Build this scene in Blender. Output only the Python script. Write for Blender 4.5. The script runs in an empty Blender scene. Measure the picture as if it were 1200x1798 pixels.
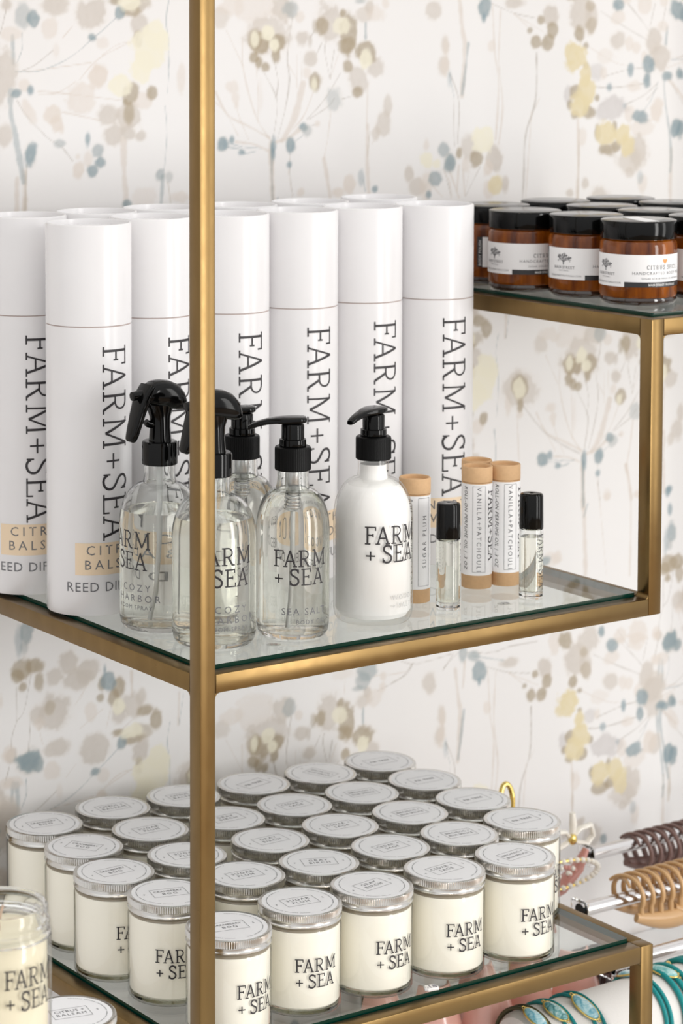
import bpy, bmesh, math, random
import numpy as np
from mathutils import Vector, Matrix

scene = bpy.context.scene
COL = scene.collection
PI = math.pi
R_ = math.radians

# ------------------------------------------------------------------ camera
cd = bpy.data.cameras.new("camera")
cam = bpy.data.objects.new("camera", cd)
COL.objects.link(cam)
fwd = Vector((0.53647097, 0.84107929, -0.06917022))
rgt = Vector((0.84301038, -0.53789235, -0.00230622))
upv = Vector((0.03914584, 0.057074, 0.99760221))
mw = Matrix((rgt, upv, -fwd)).transposed().to_4x4()
mw.translation = Vector((-1.05453846, -1.57454446, 0.51134523))
cam.matrix_world = mw
cd.sensor_width = 36.0
cd.lens = 88.805
cd.shift_x = 0.19381
cd.shift_y = -0.32397
cd.clip_start = 0.05
cd.clip_end = 50
cd.dof.use_dof = True
cd.dof.focus_distance = 2.03
cd.dof.aperture_fstop = 10.5
scene.camera = cam

# ------------------------------------------------------------------ colour management
scene.view_settings.view_transform = 'Standard'
scene.view_settings.look = 'None'
scene.view_settings.gamma = 1.0
scene.view_settings.use_curve_mapping = False
scene.view_settings.exposure = 0.27
scene.cycles.max_bounces = 20
scene.cycles.transmission_bounces = 16
scene.cycles.glossy_bounces = 8
scene.cycles.diffuse_bounces = 6
scene.cycles.transparent_max_bounces = 40
scene.cycles.sample_clamp_indirect = 4.0

# ------------------------------------------------------------------ world: a bright shop interior, dimmer behind and below
wd = bpy.data.worlds.new("world")
scene.world = wd
wd.use_nodes = True
nt = wd.node_tree
nt.nodes.clear()
wo = nt.nodes.new('ShaderNodeOutputWorld')
bg = nt.nodes.new('ShaderNodeBackground')
tc = nt.nodes.new('ShaderNodeTexCoord')
dot = nt.nodes.new('ShaderNodeVectorMath'); dot.operation = 'DOT_PRODUCT'
dot.inputs[1].default_value = (-0.16, -0.25, 0.95)
mr = nt.nodes.new('ShaderNodeMapRange')
mr.inputs['From Min'].default_value = -0.7; mr.inputs['From Max'].default_value = 0.9
rp = nt.nodes.new('ShaderNodeValToRGB')
rp.color_ramp.elements[0].color = (0.74, 0.72, 0.72, 1)
rp.color_ramp.elements[1].color = (1.45, 1.45, 1.44, 1)
rp.color_ramp.elements[1].position = 1.0
nt.links.new(tc.outputs['Generated'], dot.inputs[0])
nt.links.new(dot.outputs['Value'], mr.inputs['Value'])
nt.links.new(mr.outputs['Result'], rp.inputs['Fac'])
nt.links.new(rp.outputs['Color'], bg.inputs['Color'])
bg.inputs['Strength'].default_value = 0.66
nt.links.new(bg.outputs['Background'], wo.inputs['Surface'])

# ------------------------------------------------------------------ lamps: two tall shop windows in front on the right, ceiling spots
def area(name, loc, target, sx, sy, power, col):
    l = bpy.data.lights.new(name, 'AREA')
    l.shape = 'RECTANGLE'; l.size = sx; l.size_y = sy
    l.energy = power; l.color = col
    o = bpy.data.objects.new(name, l)
    COL.objects.link(o)
    o.location = loc
    d = Vector(target) - Vector(loc)
    o.rotation_euler = d.to_track_quat('-Z', 'Y').to_euler()
    return o
area("window_light", (1.30, -3.35, 0.40), (0.3, 0.1, 0.2), 0.58, 2.5, 44, (1.0, 0.985, 0.96))
area("window_light", (2.65, -2.50, 0.40), (0.4, 0.1, 0.2), 0.58, 2.5, 17, (1.0, 0.985, 0.96))
for p in ((-0.55, -0.9, 1.7), (0.05, -1.05, 1.75), (-1.2, -0.7, 1.7)):
    l = bpy.data.lights.new("ceiling_spot", 'POINT')
    l.energy = 2.2; l.color = (1.0, 0.80, 0.58); l.shadow_soft_size = 0.035
    o = bpy.data.objects.new("ceiling_spot", l); COL.objects.link(o); o.location = p

# ------------------------------------------------------------------ materials
def mat(name):
    m = bpy.data.materials.new(name)
    m.use_nodes = True
    return m, m.node_tree, m.node_tree.nodes['Principled BSDF']
def simple(name, col, rough=0.5, metal=0.0, coat=0.0, sss=0.0, noise=0.0, nscale=60.0, bump=0.0, spec=0.5):
    m, t, b = mat(name)
    b.inputs['Base Color'].default_value = (*col, 1)
    b.inputs['Roughness'].default_value = rough
    b.inputs['Metallic'].default_value = metal
    b.inputs['Coat Weight'].default_value = coat
    b.inputs['Coat Roughness'].default_value = 0.05
    b.inputs['Specular IOR Level'].default_value = spec
    if sss:
        b.inputs['Subsurface Weight'].default_value = sss
        b.inputs['Subsurface Radius'].default_value = (1.0, 0.8, 0.55)
        b.inputs['Subsurface Scale'].default_value = 0.006
    if noise or bump:
        c = t.nodes.new('ShaderNodeTexCoord')
        n = t.nodes.new('ShaderNodeTexNoise')
        n.inputs['Scale'].default_value = nscale; n.inputs['Detail'].default_value = 4
        t.links.new(c.outputs['Object'], n.inputs['Vector'])
        if noise:
            mx = t.nodes.new('ShaderNodeMix'); mx.data_type = 'RGBA'
            mx.inputs[6].default_value = (*[x * (1 - noise) for x in col], 1)
            mx.inputs[7].default_value = (*[min(1, x * (1 + noise)) for x in col], 1)
            t.links.new(n.outputs['Fac'], mx.inputs['Factor'])
            t.links.new(mx.outputs[2], b.inputs['Base Color'])
        if bump:
            bp = t.nodes.new('ShaderNodeBump')
            bp.inputs['Strength'].default_value = bump; bp.inputs['Distance'].default_value = 0.001
            t.links.new(n.outputs['Fac'], bp.inputs['Height'])
            t.links.new(bp.outputs['Normal'], b.inputs['Normal'])
    return m
def glassy(name, col=(1, 1, 1), ior=1.45, rough=0.0):
    m, t, b = mat(name)
    b.inputs['Base Color'].default_value = (*col, 1)
    b.inputs['Transmission Weight'].default_value = 1.0
    b.inputs['IOR'].default_value = ior
    b.inputs['Roughness'].default_value = rough
    return m
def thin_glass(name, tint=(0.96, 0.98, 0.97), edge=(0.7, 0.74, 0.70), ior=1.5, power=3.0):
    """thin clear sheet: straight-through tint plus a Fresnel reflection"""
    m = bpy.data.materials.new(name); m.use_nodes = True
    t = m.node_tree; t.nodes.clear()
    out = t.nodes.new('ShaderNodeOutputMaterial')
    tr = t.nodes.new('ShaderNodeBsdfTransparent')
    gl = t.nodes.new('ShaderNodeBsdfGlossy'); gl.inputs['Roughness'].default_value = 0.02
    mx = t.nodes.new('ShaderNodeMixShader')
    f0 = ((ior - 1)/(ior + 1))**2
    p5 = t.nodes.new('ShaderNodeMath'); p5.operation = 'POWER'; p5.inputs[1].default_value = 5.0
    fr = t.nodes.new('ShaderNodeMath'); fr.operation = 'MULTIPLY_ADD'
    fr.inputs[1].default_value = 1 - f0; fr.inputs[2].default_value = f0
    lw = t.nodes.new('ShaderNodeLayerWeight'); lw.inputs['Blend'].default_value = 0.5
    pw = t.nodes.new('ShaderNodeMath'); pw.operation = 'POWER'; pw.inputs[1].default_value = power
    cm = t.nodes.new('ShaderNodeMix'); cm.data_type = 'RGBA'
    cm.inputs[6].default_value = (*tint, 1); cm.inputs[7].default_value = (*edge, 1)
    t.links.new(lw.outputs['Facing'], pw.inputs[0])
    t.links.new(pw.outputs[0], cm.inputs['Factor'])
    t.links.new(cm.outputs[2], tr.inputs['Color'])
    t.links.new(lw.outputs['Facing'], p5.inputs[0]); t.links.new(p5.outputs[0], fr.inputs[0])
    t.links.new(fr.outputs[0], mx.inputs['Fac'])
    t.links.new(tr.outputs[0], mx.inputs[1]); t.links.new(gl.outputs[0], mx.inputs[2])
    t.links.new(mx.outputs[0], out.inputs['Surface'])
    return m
def brushed(name, c1, c2, rough):
    m, t, b = mat(name)
    b.inputs['Metallic'].default_value = 1.0
    c = t.nodes.new('ShaderNodeTexCoord')
    mp = t.nodes.new('ShaderNodeMapping'); mp.inputs['Scale'].default_value = (9, 30, 9)
    n = t.nodes.new('ShaderNodeTexNoise'); n.inputs['Scale'].default_value = 2.2; n.inputs['Detail'].default_value = 6
    n2 = t.nodes.new('ShaderNodeTexNoise'); n2.inputs['Scale'].default_value = 90; n2.inputs['Detail'].default_value = 3
    mx = t.nodes.new('ShaderNodeMix'); mx.data_type = 'RGBA'
    mx.inputs[6].default_value = (*c1, 1); mx.inputs[7].default_value = (*c2, 1)
    rr = t.nodes.new('ShaderNodeMapRange')
    rr.inputs['To Min'].default_value = rough - 0.06; rr.inputs['To Max'].default_value = rough + 0.08
    t.links.new(c.outputs['Object'], mp.inputs['Vector'])
    t.links.new(mp.outputs['Vector'], n.inputs['Vector'])
    t.links.new(c.outputs['Object'], n2.inputs['Vector'])
    t.links.new(n.outputs['Fac'], mx.inputs['Factor'])
    t.links.new(mx.outputs[2], b.inputs['Base Color'])
    t.links.new(n2.outputs['Fac'], rr.inputs['Value'])
    t.links.new(rr.outputs['Result'], b.inputs['Roughness'])
    return m

M = {}
M['brass'] = brushed('aged_brass', (0.178, 0.112, 0.044), (0.250, 0.163, 0.067), 0.30)
M['paper'] = simple('white_card', (0.775, 0.765, 0.775), 0.24, noise=0.02, nscale=40, spec=0.4)
M['seam'] = simple('seam_shadow', (0.45, 0.36, 0.33), 0.8)
M['tan_label'] = simple('tan_label', (0.78, 0.62, 0.44), 0.5)
M['ink'] = simple('black_ink', (0.025, 0.022, 0.025), 0.5)
M['ink_grey'] = simple('grey_ink', (0.15, 0.15, 0.16), 0.6)
M['ink_pale'] = simple('pale_grey_ink', (0.50, 0.50, 0.49), 0.6)
M['ink_white'] = simple('white_ink', (0.8, 0.8, 0.8), 0.6)
M['black'] = simple('black_plastic', (0.002, 0.002, 0.002), 0.10, spec=0.22)
M['black_soft'] = simple('black_ribbed_plastic', (0.003, 0.003, 0.003), 0.36, spec=0.12)
M['glass'] = glassy('clear_bottle_glass', (0.975, 0.985, 0.975), 1.45)
M['liquid'] = glassy('pale_oil', (0.995, 0.985, 0.945), 1.36)
M['oil'] = glassy('straw_oil', (0.99, 0.975, 0.91), 1.38)
M['lotion'] = simple('white_lotion', (0.92, 0.91, 0.89), 0.3, sss=0.0)
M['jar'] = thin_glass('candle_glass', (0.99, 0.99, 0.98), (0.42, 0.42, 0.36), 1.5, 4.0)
M['thin_bottle'] = thin_glass('bottle_wall_glass', (0.99, 0.99, 0.985), (0.93, 0.93, 0.91), 1.5, 4.0)
M['jar_base'] = glassy('thick_glass_base', (0.80, 0.80, 0.68), 1.5)
M['shelf_glass'] = thin_glass('shelf_glass', (0.975, 0.99, 0.98), (0.94, 0.975, 0.96), 1.75, 3.0)
M['glass_edge'] = simple('green_glass_edge', (0.0, 0.032, 0.022), 0.12, spec=0.5)
M['wax'] = simple('cream_wax', (0.93, 0.895, 0.80), 0.45, sss=0.0)
M['wax_yellow'] = simple('ivory_wax', (0.86, 0.79, 0.60), 0.45)
M['lid_metal'] = brushed('silver_lid', (0.60, 0.59, 0.57), (0.72, 0.71, 0.69), 0.22)
M['lid_label'] = simple('white_lid_label', (0.85, 0.85, 0.865), 0.55)
M['neck_dark'] = simple('neck_gap', (0.30, 0.25, 0.18), 0.35)
M['amber'] = None
M['white_label'] = simple('white_label', (0.86, 0.855, 0.86), 0.4)
M['black_label'] = simple('black_label', (0.02, 0.02, 0.022), 0.4)
M['kraft'] = simple('kraft_card', (0.60, 0.38, 0.20), 0.7, noise=0.10, nscale=300, bump=0.15)
M['kraft_dark'] = simple('kraft_inside', (0.50, 0.31, 0.17), 0.8, noise=0.1, nscale=200)
M['orange'] = simple('orange_heart', (0.80, 0.33, 0.10), 0.5)
M['steel'] = simple('spring_steel', (0.55, 0.55, 0.55), 0.25, metal=1.0)
M['tube_plastic'] = simple('dip_tube', (0.88, 0.89, 0.87), 0.3)
M['gold'] = simple('polished_gold', (0.80, 0.60, 0.20), 0.16, metal=1.0)
M['chrome'] = simple('polished_steel', (0.72, 0.70, 0.70), 0.12, metal=1.0)
M['acrylic'] = glassy('clear_acrylic', (0.97, 0.97, 0.98), 1.49)
M['teal'] = simple('teal_cord', (0.0, 0.25, 0.255), 0.55, noise=0.25, nscale=500)
M['olive'] = simple('olive_cord', (0.055, 0.055, 0.02), 0.6)
M['velvet'] = simple('white_linen_roll', (0.74, 0.71, 0.68), 0.75, noise=0.04, nscale=700, bump=0.2)
M['tan_acetate'] = simple('tan_acetate', (0.55, 0.33, 0.15), 0.3, noise=0.12, nscale=40, coat=0.3)
M['brown_acetate'] = simple('brown_acetate', (0.16, 0.085, 0.07), 0.35, noise=0.15, nscale=40, coat=0.2)
M['dark_acetate'] = simple('dark_brown_acetate', (0.055, 0.022, 0.018), 0.35, noise=0.2, nscale=40, coat=0.2)
M['pink'] = simple('blush_acetate', (0.78, 0.42, 0.35), 0.22, noise=0.15, nscale=25, coat=0.5, sss=0.3)
M['rose'] = simple('rose_acetate', (0.52, 0.23, 0.19), 0.25, noise=0.25, nscale=40, coat=0.4)
M['rust'] = simple('rust_acetate', (0.35, 0.075, 0.012), 0.2, noise=0.25, nscale=60, coat=0.4)
M['pearl'] = simple('pearl', (0.82, 0.78, 0.70), 0.18, coat=0.6)
M['counter'] = simple('white_counter', (0.80, 0.79, 0.78), 0.35, noise=0.03, nscale=8)
M['tag'] = simple('clear_tag', (0.78, 0.76, 0.76), 0.12, noise=0.1, nscale=300)

def stone_mat(name, c1, c2, c3, sc):
    m, t, b = mat(name)
    c = t.nodes.new('ShaderNodeTexCoord')
    n = t.nodes.new('ShaderNodeTexNoise'); n.inputs['Scale'].default_value = sc; n.inputs['Detail'].default_value = 6
    n.inputs['Distortion'].default_value = 1.2
    r = t.nodes.new('ShaderNodeValToRGB')
    r.color_ramp.elements[0].position = 0.35; r.color_ramp.elements[0].color = (*c1, 1)
    r.color_ramp.elements[1].position = 0.68; r.color_ramp.elements[1].color = (*c3, 1)
    e = r.color_ramp.elements.new(0.52); e.color = (*c2, 1)
    t.links.new(c.outputs['Object'], n.inputs['Vector'])
    t.links.new(n.outputs['Fac'], r.inputs['Fac']); t.links.new(r.outputs['Color'], b.inputs['Base Color'])
    b.inputs['Roughness'].default_value = 0.15; b.inputs['Coat Weight'].default_value = 0.4
    return m
M['larimar'] = stone_mat('pale_blue_stone', (0.10, 0.36, 0.48), (0.36, 0.62, 0.68), (0.72, 0.84, 0.86), 140)
M['mottled'] = stone_mat('mottled_green_stone', (0.03, 0.16, 0.17), (0.20, 0.45, 0.46), (0.62, 0.74, 0.72), 160)
M['agate'] = stone_mat('agate_slice', (0.10, 0.38, 0.38), (0.30, 0.58, 0.56), (0.60, 0.76, 0.74), 90)

def amber_mat():
    m, t, b = mat('amber_scrub_glass')
    c = t.nodes.new('ShaderNodeTexCoord')
    mp = t.nodes.new('ShaderNodeMapping'); mp.inputs['Scale'].default_value = (60, 60, 9)
    n = t.nodes.new('ShaderNodeTexNoise'); n.inputs['Scale'].default_value = 1.6; n.inputs['Detail'].default_value = 7
    r = t.nodes.new('ShaderNodeValToRGB')
    r.color_ramp.elements[0].position = 0.3; r.color_ramp.elements[0].color = (0.055, 0.008, 0.0003, 1)
    r.color_ramp.elements[1].position = 0.75; r.color_ramp.elements[1].color = (0.36, 0.095, 0.003, 1)
    t.links.new(c.outputs['Object'], mp.inputs['Vector']); t.links.new(mp.outputs['Vector'], n.inputs['Vector'])
    t.links.new(n.outputs['Fac'], r.inputs['Fac']); t.links.new(r.outputs['Color'], b.inputs['Base Color'])
    b.inputs['Roughness'].default_value = 0.5
    b.inputs['Specular IOR Level'].default_value = 0.1
    b.inputs['Coat Weight'].default_value = 0.7; b.inputs['Coat Roughness'].default_value = 0.03
    return m
M['amber'] = amber_mat()
M['amber_thick'] = simple('dark_amber_glass', (0.02, 0.006, 0.002), 0.08, coat=1.0)

# ------------------------------------------------------------------ mesh helpers
class MB:
    def __init__(s): s.v = []; s.f = []
    def add(s, verts, faces):
        n = len(s.v); s.v += [tuple(v) for v in verts]; s.f += [tuple(i + n for i in f) for f in faces]
    def box(s, x0, x1, y0, y1, z0, z1):
        s.add([(x0,y0,z0),(x1,y0,z0),(x1,y1,z0),(x0,y1,z0),(x0,y0,z1),(x1,y0,z1),(x1,y1,z1),(x0,y1,z1)],
              [(0,3,2,1),(4,5,6,7),(0,1,5,4),(1,2,6,5),(2,3,7,6),(3,0,4,7)])
    def lathe(s, prof, seg=64, c=(0,0,0), cap0=True, cap1=True, rfun=None):
        vs = []; fs = []; k = len(prof)
        for r, z in prof:
            for i in range(seg):
                a = 2 * PI * i / seg
                rr = r if rfun is None else rfun(r, z, i)
                vs.append((c[0] + rr * math.cos(a), c[1] + rr * math.sin(a), c[2] + z))
        for j in range(k - 1):
            for i in range(seg):
                i2 = (i + 1) % seg
                fs.append((j*seg+i, j*seg+i2, (j+1)*seg+i2, (j+1)*seg+i))
        if cap0: fs.append(tuple(reversed(range(seg))))
        if cap1: fs.append(tuple(range((k-1)*seg, k*seg)))
        s.add(vs, fs)
    def tube(s, pts, rad, seg=10, closed=False, flat=None):
        """round (or flattened) tube along a polyline; rad may be a list"""
        pts = [Vector(p) for p in pts]; n = len(pts)
        rads = rad if isinstance(rad, (list, tuple)) else [rad] * n
        vs = []; fs = []
        prev = None
        for i, p in enumerate(pts):
            if closed: d = pts[(i+1) % n] - pts[i-1]
            else: d = pts[min(i+1, n-1)] - pts[max(i-1, 0)]
            d.normalize()
            if prev is None:
                a = Vector((0,0,1)) if abs(d.z) < 0.9 else Vector((1,0,0))
                u = d.cross(a).normalized()
            else:
                u = (prev - d * prev.dot(d)).normalized()
            prev = u
            w = d.cross(u)
            for k in range(seg):
                a = 2 * PI * k / seg
                f = 1.0 if flat is None else flat
                vs.append(p + (u * math.cos(a) + w * (math.sin(a) * f)) * rads[i])
        m = n if closed else n - 1
        for i in range(m):
            for k in range(seg):
                a = i*seg + k; b = i*seg + (k+1) % seg; i2 = (i+1) % n
                fs.append((a, b, i2*seg + (k+1) % seg, i2*seg + k))
        if not closed:
            fs.append(tuple(reversed(range(seg)))); fs.append(tuple(range((n-1)*seg, n*seg)))
        s.add(vs, fs)
    def ellipsoid(s, c, rx, ry, rz, nu=16, nv=10, mtx=None):
        vs = [(0,0,-1)]; fs = []
        for j in range(1, nv):
            t = -PI/2 + PI*j/nv
            for i in range(nu):
                a = 2*PI*i/nu
                vs.append((math.cos(t)*math.cos(a), math.cos(t)*math.sin(a), math.sin(t)))
        vs.append((0,0,1))
        out = []
        for v in vs:
            q = Vector((v[0]*rx, v[1]*ry, v[2]*rz))
            if mtx is not None: q = mtx @ q
            out.append(q + Vector(c))
        for i in range(nu): fs.append((0, 1+(i+1) % nu, 1+i))
        for j in range(nv-2):
            for i in range(nu):
                a = 1+j*nu+i; b = 1+j*nu+(i+1) % nu
                fs.append((a, b, b+nu, a+nu))
        L = len(vs)-1; o = 1+(nv-2)*nu
        for i in range(nu): fs.append((o+i, o+(i+1) % nu, L))
        s.add(out, fs)
    def mesh(s, name, m=None, smooth=None, bevel=0.0):
        me = bpy.data.meshes.new(name)
        me.from_pydata(s.v, [], s.f)
        if bevel:
            bm = bmesh.new(); bm.from_mesh(me)
            bmesh.ops.bevel(bm, geom=[e for e in bm.edges if len(e.link_faces) == 2 and e.calc_face_angle() > 0.6], offset=bevel, segments=2, affect='EDGES', profile=0.5)
            bm.to_mesh(me); bm.free()
        me.validate()
        if smooth is not None:
            me.polygons.foreach_set('use_smooth', [True] * len(me.polygons))
            me.set_sharp_from_angle(angle=R_(smooth))
        if m is not None: me.materials.append(m)
        me.update()
        return me
    def build(s, name, m=None, parent=None, smooth=None, bevel=0.0):
        return link(name, s.mesh(name, m, smooth, bevel), parent)
def link(name, me, parent=None, loc=None, rz=None):
    o = bpy.data.objects.new(name, me); COL.objects.link(o)
    if parent is not None: o.parent = parent
    if loc is not None: o.location = loc
    if rz is not None: o.rotation_euler = (0, 0, rz)
    return o
def thing(name, label, cat, loc=(0,0,0), rz=0.0, group=None):
    o = bpy.data.objects.new(name, None); COL.objects.link(o)
    o.empty_display_size = 0.02
    o.location = loc; o.rotation_euler = (0,0,rz)
    o['label'] = label; o['category'] = cat
    if group: o['group'] = group
    return o
def tag(o, label, cat, group=None):
    o['label'] = label; o['category'] = cat
    if group: o['group'] = group
    return o
def struct(o):
    o['kind'] = 'structure'; return o

# ------------------------------------------------------------------ lettering
def _arc(cx, cy, rx, ry, a0, a1, n=12):
    return [(cx + rx*math.cos(R_(a0+(a1-a0)*i/n)), cy + ry*math.sin(R_(a0+(a1-a0)*i/n))) for i in range(n+1)]
def _cat(pts, n=6):
    out = []
    P = [pts[0]] + pts + [pts[-1]]
    for i in range(1, len(P)-2):
        p0, p1, p2, p3 = P[i-1], P[i], P[i+1], P[i+2]
        for k in range(n):
            t = k/n
            out.append(tuple(0.5*((2*p1[d]) + (-p0[d]+p2[d])*t + (2*p0[d]-5*p1[d]+4*p2[d]-p3[d])*t*t + (-p0[d]+3*p1[d]-3*p2[d]+p3[d])*t**3) for d in (0,1)))
    out.append(pts[-1]); return out
# slab-serif capitals, height 1; 's' thick strokes, 't' thin strokes, 'q' serifs
SERIF = {
 'F': (.66, [('s',[(.15,0),(.15,1)]),('q',[(0,.03),(.32,.03)]),('q',[(0,.97),(.62,.97)]),('q',[(.60,1.0),(.60,.78)]),('t',[(.15,.52),(.46,.52)]),('q',[(.46,.42),(.46,.62)])]),
 'A': (.84, [('t',[(.12,.03),(.41,.98)]),('s',[(.41,1.0),(.71,.03)]),('t',[(.22,.35),(.61,.35)]),('q',[(0,.03),(.26,.03)]),('q',[(.57,.03),(.84,.03)])]),
 'R': (.76, [('s',[(.15,0),(.15,1)]),('q',[(0,.03),(.32,.03)]),('t',[(0,.97),(.36,.97)]+_arc(.36,.725,.24,.245,90,-90)+[(.15,.48)]),('s',[(.36,.48),(.62,.04)]),('q',[(.60,.03),(.76,.03)])]),
 'M': (1.02, [('t',[(.13,.03),(.15,1)]),('s',[(.13,1.0),(.51,.10)]),('t',[(.51,.10),(.88,1.0)]),('s',[(.88,1),(.89,.03)]),('q',[(0,.03),(.27,.03)]),('q',[(.75,.03),(1.02,.03)]),('q',[(0,.97),(.16,.97)]),('q',[(.86,.97),(1.01,.97)])]),
 'S': (.60, [('s',_cat([(.52,.80),(.46,.92),(.33,.98),(.18,.95),(.09,.84),(.11,.69),(.23,.58),(.38,.49),(.51,.37),(.53,.21),(.45,.08),(.30,.02),(.15,.05),(.06,.17)])),('q',[(.53,.72),(.53,.97)]),('q',[(.045,.02),(.045,.28)])]),
 'E': (.68, [('s',[(.15,0),(.15,1)]),('q',[(0,.97),(.60,.97)]),('q',[(.58,1.0),(.58,.78)]),('t',[(.15,.52),(.46,.52)]),('q',[(.46,.42),(.46,.62)]),('q',[(0,.03),(.64,.03)]),('q',[(.63,0),(.63,.24)])]),
 '+': (.56, [('t',[(.02,.40),(.54,.40)]),('t',[(.28,.14),(.28,.66)])]),
 'C': (.70, [('s',_arc(.36,.5,.31,.48,48,312,20)),('q',[(.60,.72),(.60,1.0)])]),
 'I': (.32, [('s',[(.16,0),(.16,1)]),('q',[(0,.03),(.32,.03)]),('q',[(0,.97),(.32,.97)])]),
 'T': (.66, [('s',[(.33,0),(.33,1)]),('q',[(.17,.03),(.49,.03)]),('q',[(.03,.97),(.63,.97)]),('q',[(.03,1),(.03,.76)]),('q',[(.63,1),(.63,.76)])]),
 'U': (.74, [('s',[(.15,1),(.15,.32)]+_arc(.37,.32,.22,.30,180,360)+[(.59,1)]),('q',[(0,.97),(.30,.97)]),('q',[(.45,.97),(.74,.97)])]),
 'P': (.68, [('s',[(.15,0),(.15,1)]),('q',[(0,.03),(.34,.03)]),('t',[(0,.97),(.36,.97)]+_arc(.36,.70,.25,.27,90,-90)+[(.15,.43)])]),
 'N': (.82, [('t',[(.13,0),(.13,1)]),('s',[(.13,1),(.69,.0)]),('t',[(.69,0),(.69,1)]),('q',[(0,.03),(.27,.03)]),('q',[(0,.97),(.15,.97)]),('q',[(.55,.97),(.82,.97)])]),
 'L': (.62, [('s',[(.15,0),(.15,1)]),('q',[(0,.97),(.32,.97)]),('q',[(0,.03),(.58,.03)]),('q',[(.57,0),(.57,.24)])]),
}
def serif(text, cap, weight=1.0, gap=0.11, space=0.34):
    """flat quads for slab-serif text; returns verts2d, faces, width"""
    W = {'s': .092*weight, 't': .068*weight, 'q': .058*weight}
    vs = []; fs = []; x = 0; prev = ''
    KERN = {'FA': -.17, 'EA': -.07, 'RM': .03, 'AR': -.03, 'M+': .04, '+S': .03, 'TA': -.12, 'AT': -.12}
    for ch in text:
        x += KERN.get(prev + ch, 0); prev = ch
        if ch == ' ': x += space; continue
        adv, strokes = SERIF[ch]
        for kind, pts in strokes:
            w = W[kind] / 2
            fine = []
            for i in range(len(pts)-1):
                a, b = pts[i], pts[i+1]
                L = math.hypot(b[0]-a[0], b[1]-a[1]); k = max(1, int(L / 0.09))
                for j in range(k): fine.append((a[0]+(b[0]-a[0])*j/k, a[1]+(b[1]-a[1])*j/k))
            fine.append(pts[-1])
            n0 = len(vs); n = len(fine)
            for i, p in enumerate(fine):
                q0 = fine[max(0, i-1)]; q1 = fine[min(n-1, i+1)]
                d = (q1[0]-q0[0], q1[1]-q0[1]); L = math.hypot(*d) or 1
                nx, ny = -d[1]/L, d[0]/L
                vs.append(((x+p[0]+nx*w)*cap, (p[1]+ny*w)*cap)); vs.append(((x+p[0]-nx*w)*cap, (p[1]-ny*w)*cap))
            for i in range(n-1):
                a = n0+2*i
                fs.append((a+1, a+3, a+2, a))
        x += adv + gap
    return vs, fs, (x-gap)*cap
_tc = {}
def sans(text, cap, spacing=1.0, shear=0.0):
    """plain sans lettering from the built-in font, flattened to triangles"""
    key = (text, spacing, shear)
    if key not in _tc:
        cu = bpy.data.curves.new('lettering', 'FONT')
        cu.body = text; cu.size = 1.0; cu.space_character = spacing; cu.shear = shear; cu.resolution_u = 2
        o = bpy.data.objects.new('lettering', cu); COL.objects.link(o)
        bpy.context.view_layer.update()
        dg = bpy.context.evaluated_depsgraph_get()
        me = bpy.data.meshes.new_from_object(o.evaluated_get(dg))
        vs = [(v.co.x, v.co.y) for v in me.vertices]; fs = [tuple(p.vertices) for p in me.polygons]
        bpy.data.objects.remove(o); bpy.data.curves.remove(cu); bpy.data.meshes.remove(me)
        _tc[key] = (vs, fs)
    vs, fs = _tc[key]
    k = cap / 0.72
    x0 = min(v[0] for v in vs); w = (max(v[0] for v in vs) - x0) * k
    return [((v[0]-x0)*k, v[1]*k) for v in vs], fs, w
def fix_area(vs, fs):
    """all faces counter-clockwise"""
    out = []
    for f in fs:
        a = 0
        for i in range(len(f)):
            p, q = vs[f[i]], vs[f[(i+1) % len(f)]]
            a += p[0]*q[1]-q[0]*p[1]
        out.append(tuple(f) if a >= 0 else tuple(reversed(f)))
    return out
def wrap(mb, tx, R, z0, a0, mode='h'):
    """text (verts, faces, w) onto a cylinder: h horizontal, d reading downwards, u reading upwards"""
    vs, fs, w = tx
    fs = fix_area(vs, fs)
    out = []
    for u, v in vs:
        if mode == 'h': a, z = a0 + u/R, z0 + v
        elif mode == 'd': a, z = a0 + v/R, z0 - u
        else: a, z = a0 - v/R, z0 + u
        out.append((R*math.cos(a), R*math.sin(a), z))
    mb.add(out, fs)
def band(mb, R, a0, a1, z0, z1, n=None):
    n = n or max(2, int(abs(a1-a0) / 0.06))
    vs = []
    for i in range(n+1):
        a = a0 + (a1-a0)*i/n
        vs += [(R*math.cos(a), R*math.sin(a), z0), (R*math.cos(a), R*math.sin(a), z1)]
    mb.add(vs, [(2*i, 2*i+2, 2*i+3, 2*i+1) for i in range(n)])
def frame_band(mb, R, a0, a1, z0, z1, t):
    band(mb, R, a0, a1, z0, z0+t); band(mb, R, a0, a1, z1-t, z1)
    band(mb, R, a0, a0+t/R, z0, z1); band(mb, R, a1-t/R, a1, z0, z1)
def flat(mb, tx, x0, y0, z, rot=0.0):
    vs, fs, w = tx
    c, s = math.cos(rot), math.sin(rot)
    mb.add([(x0+u*c-v*s, y0+u*s+v*c, z) for u, v in vs], fix_area(vs, fs))

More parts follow.
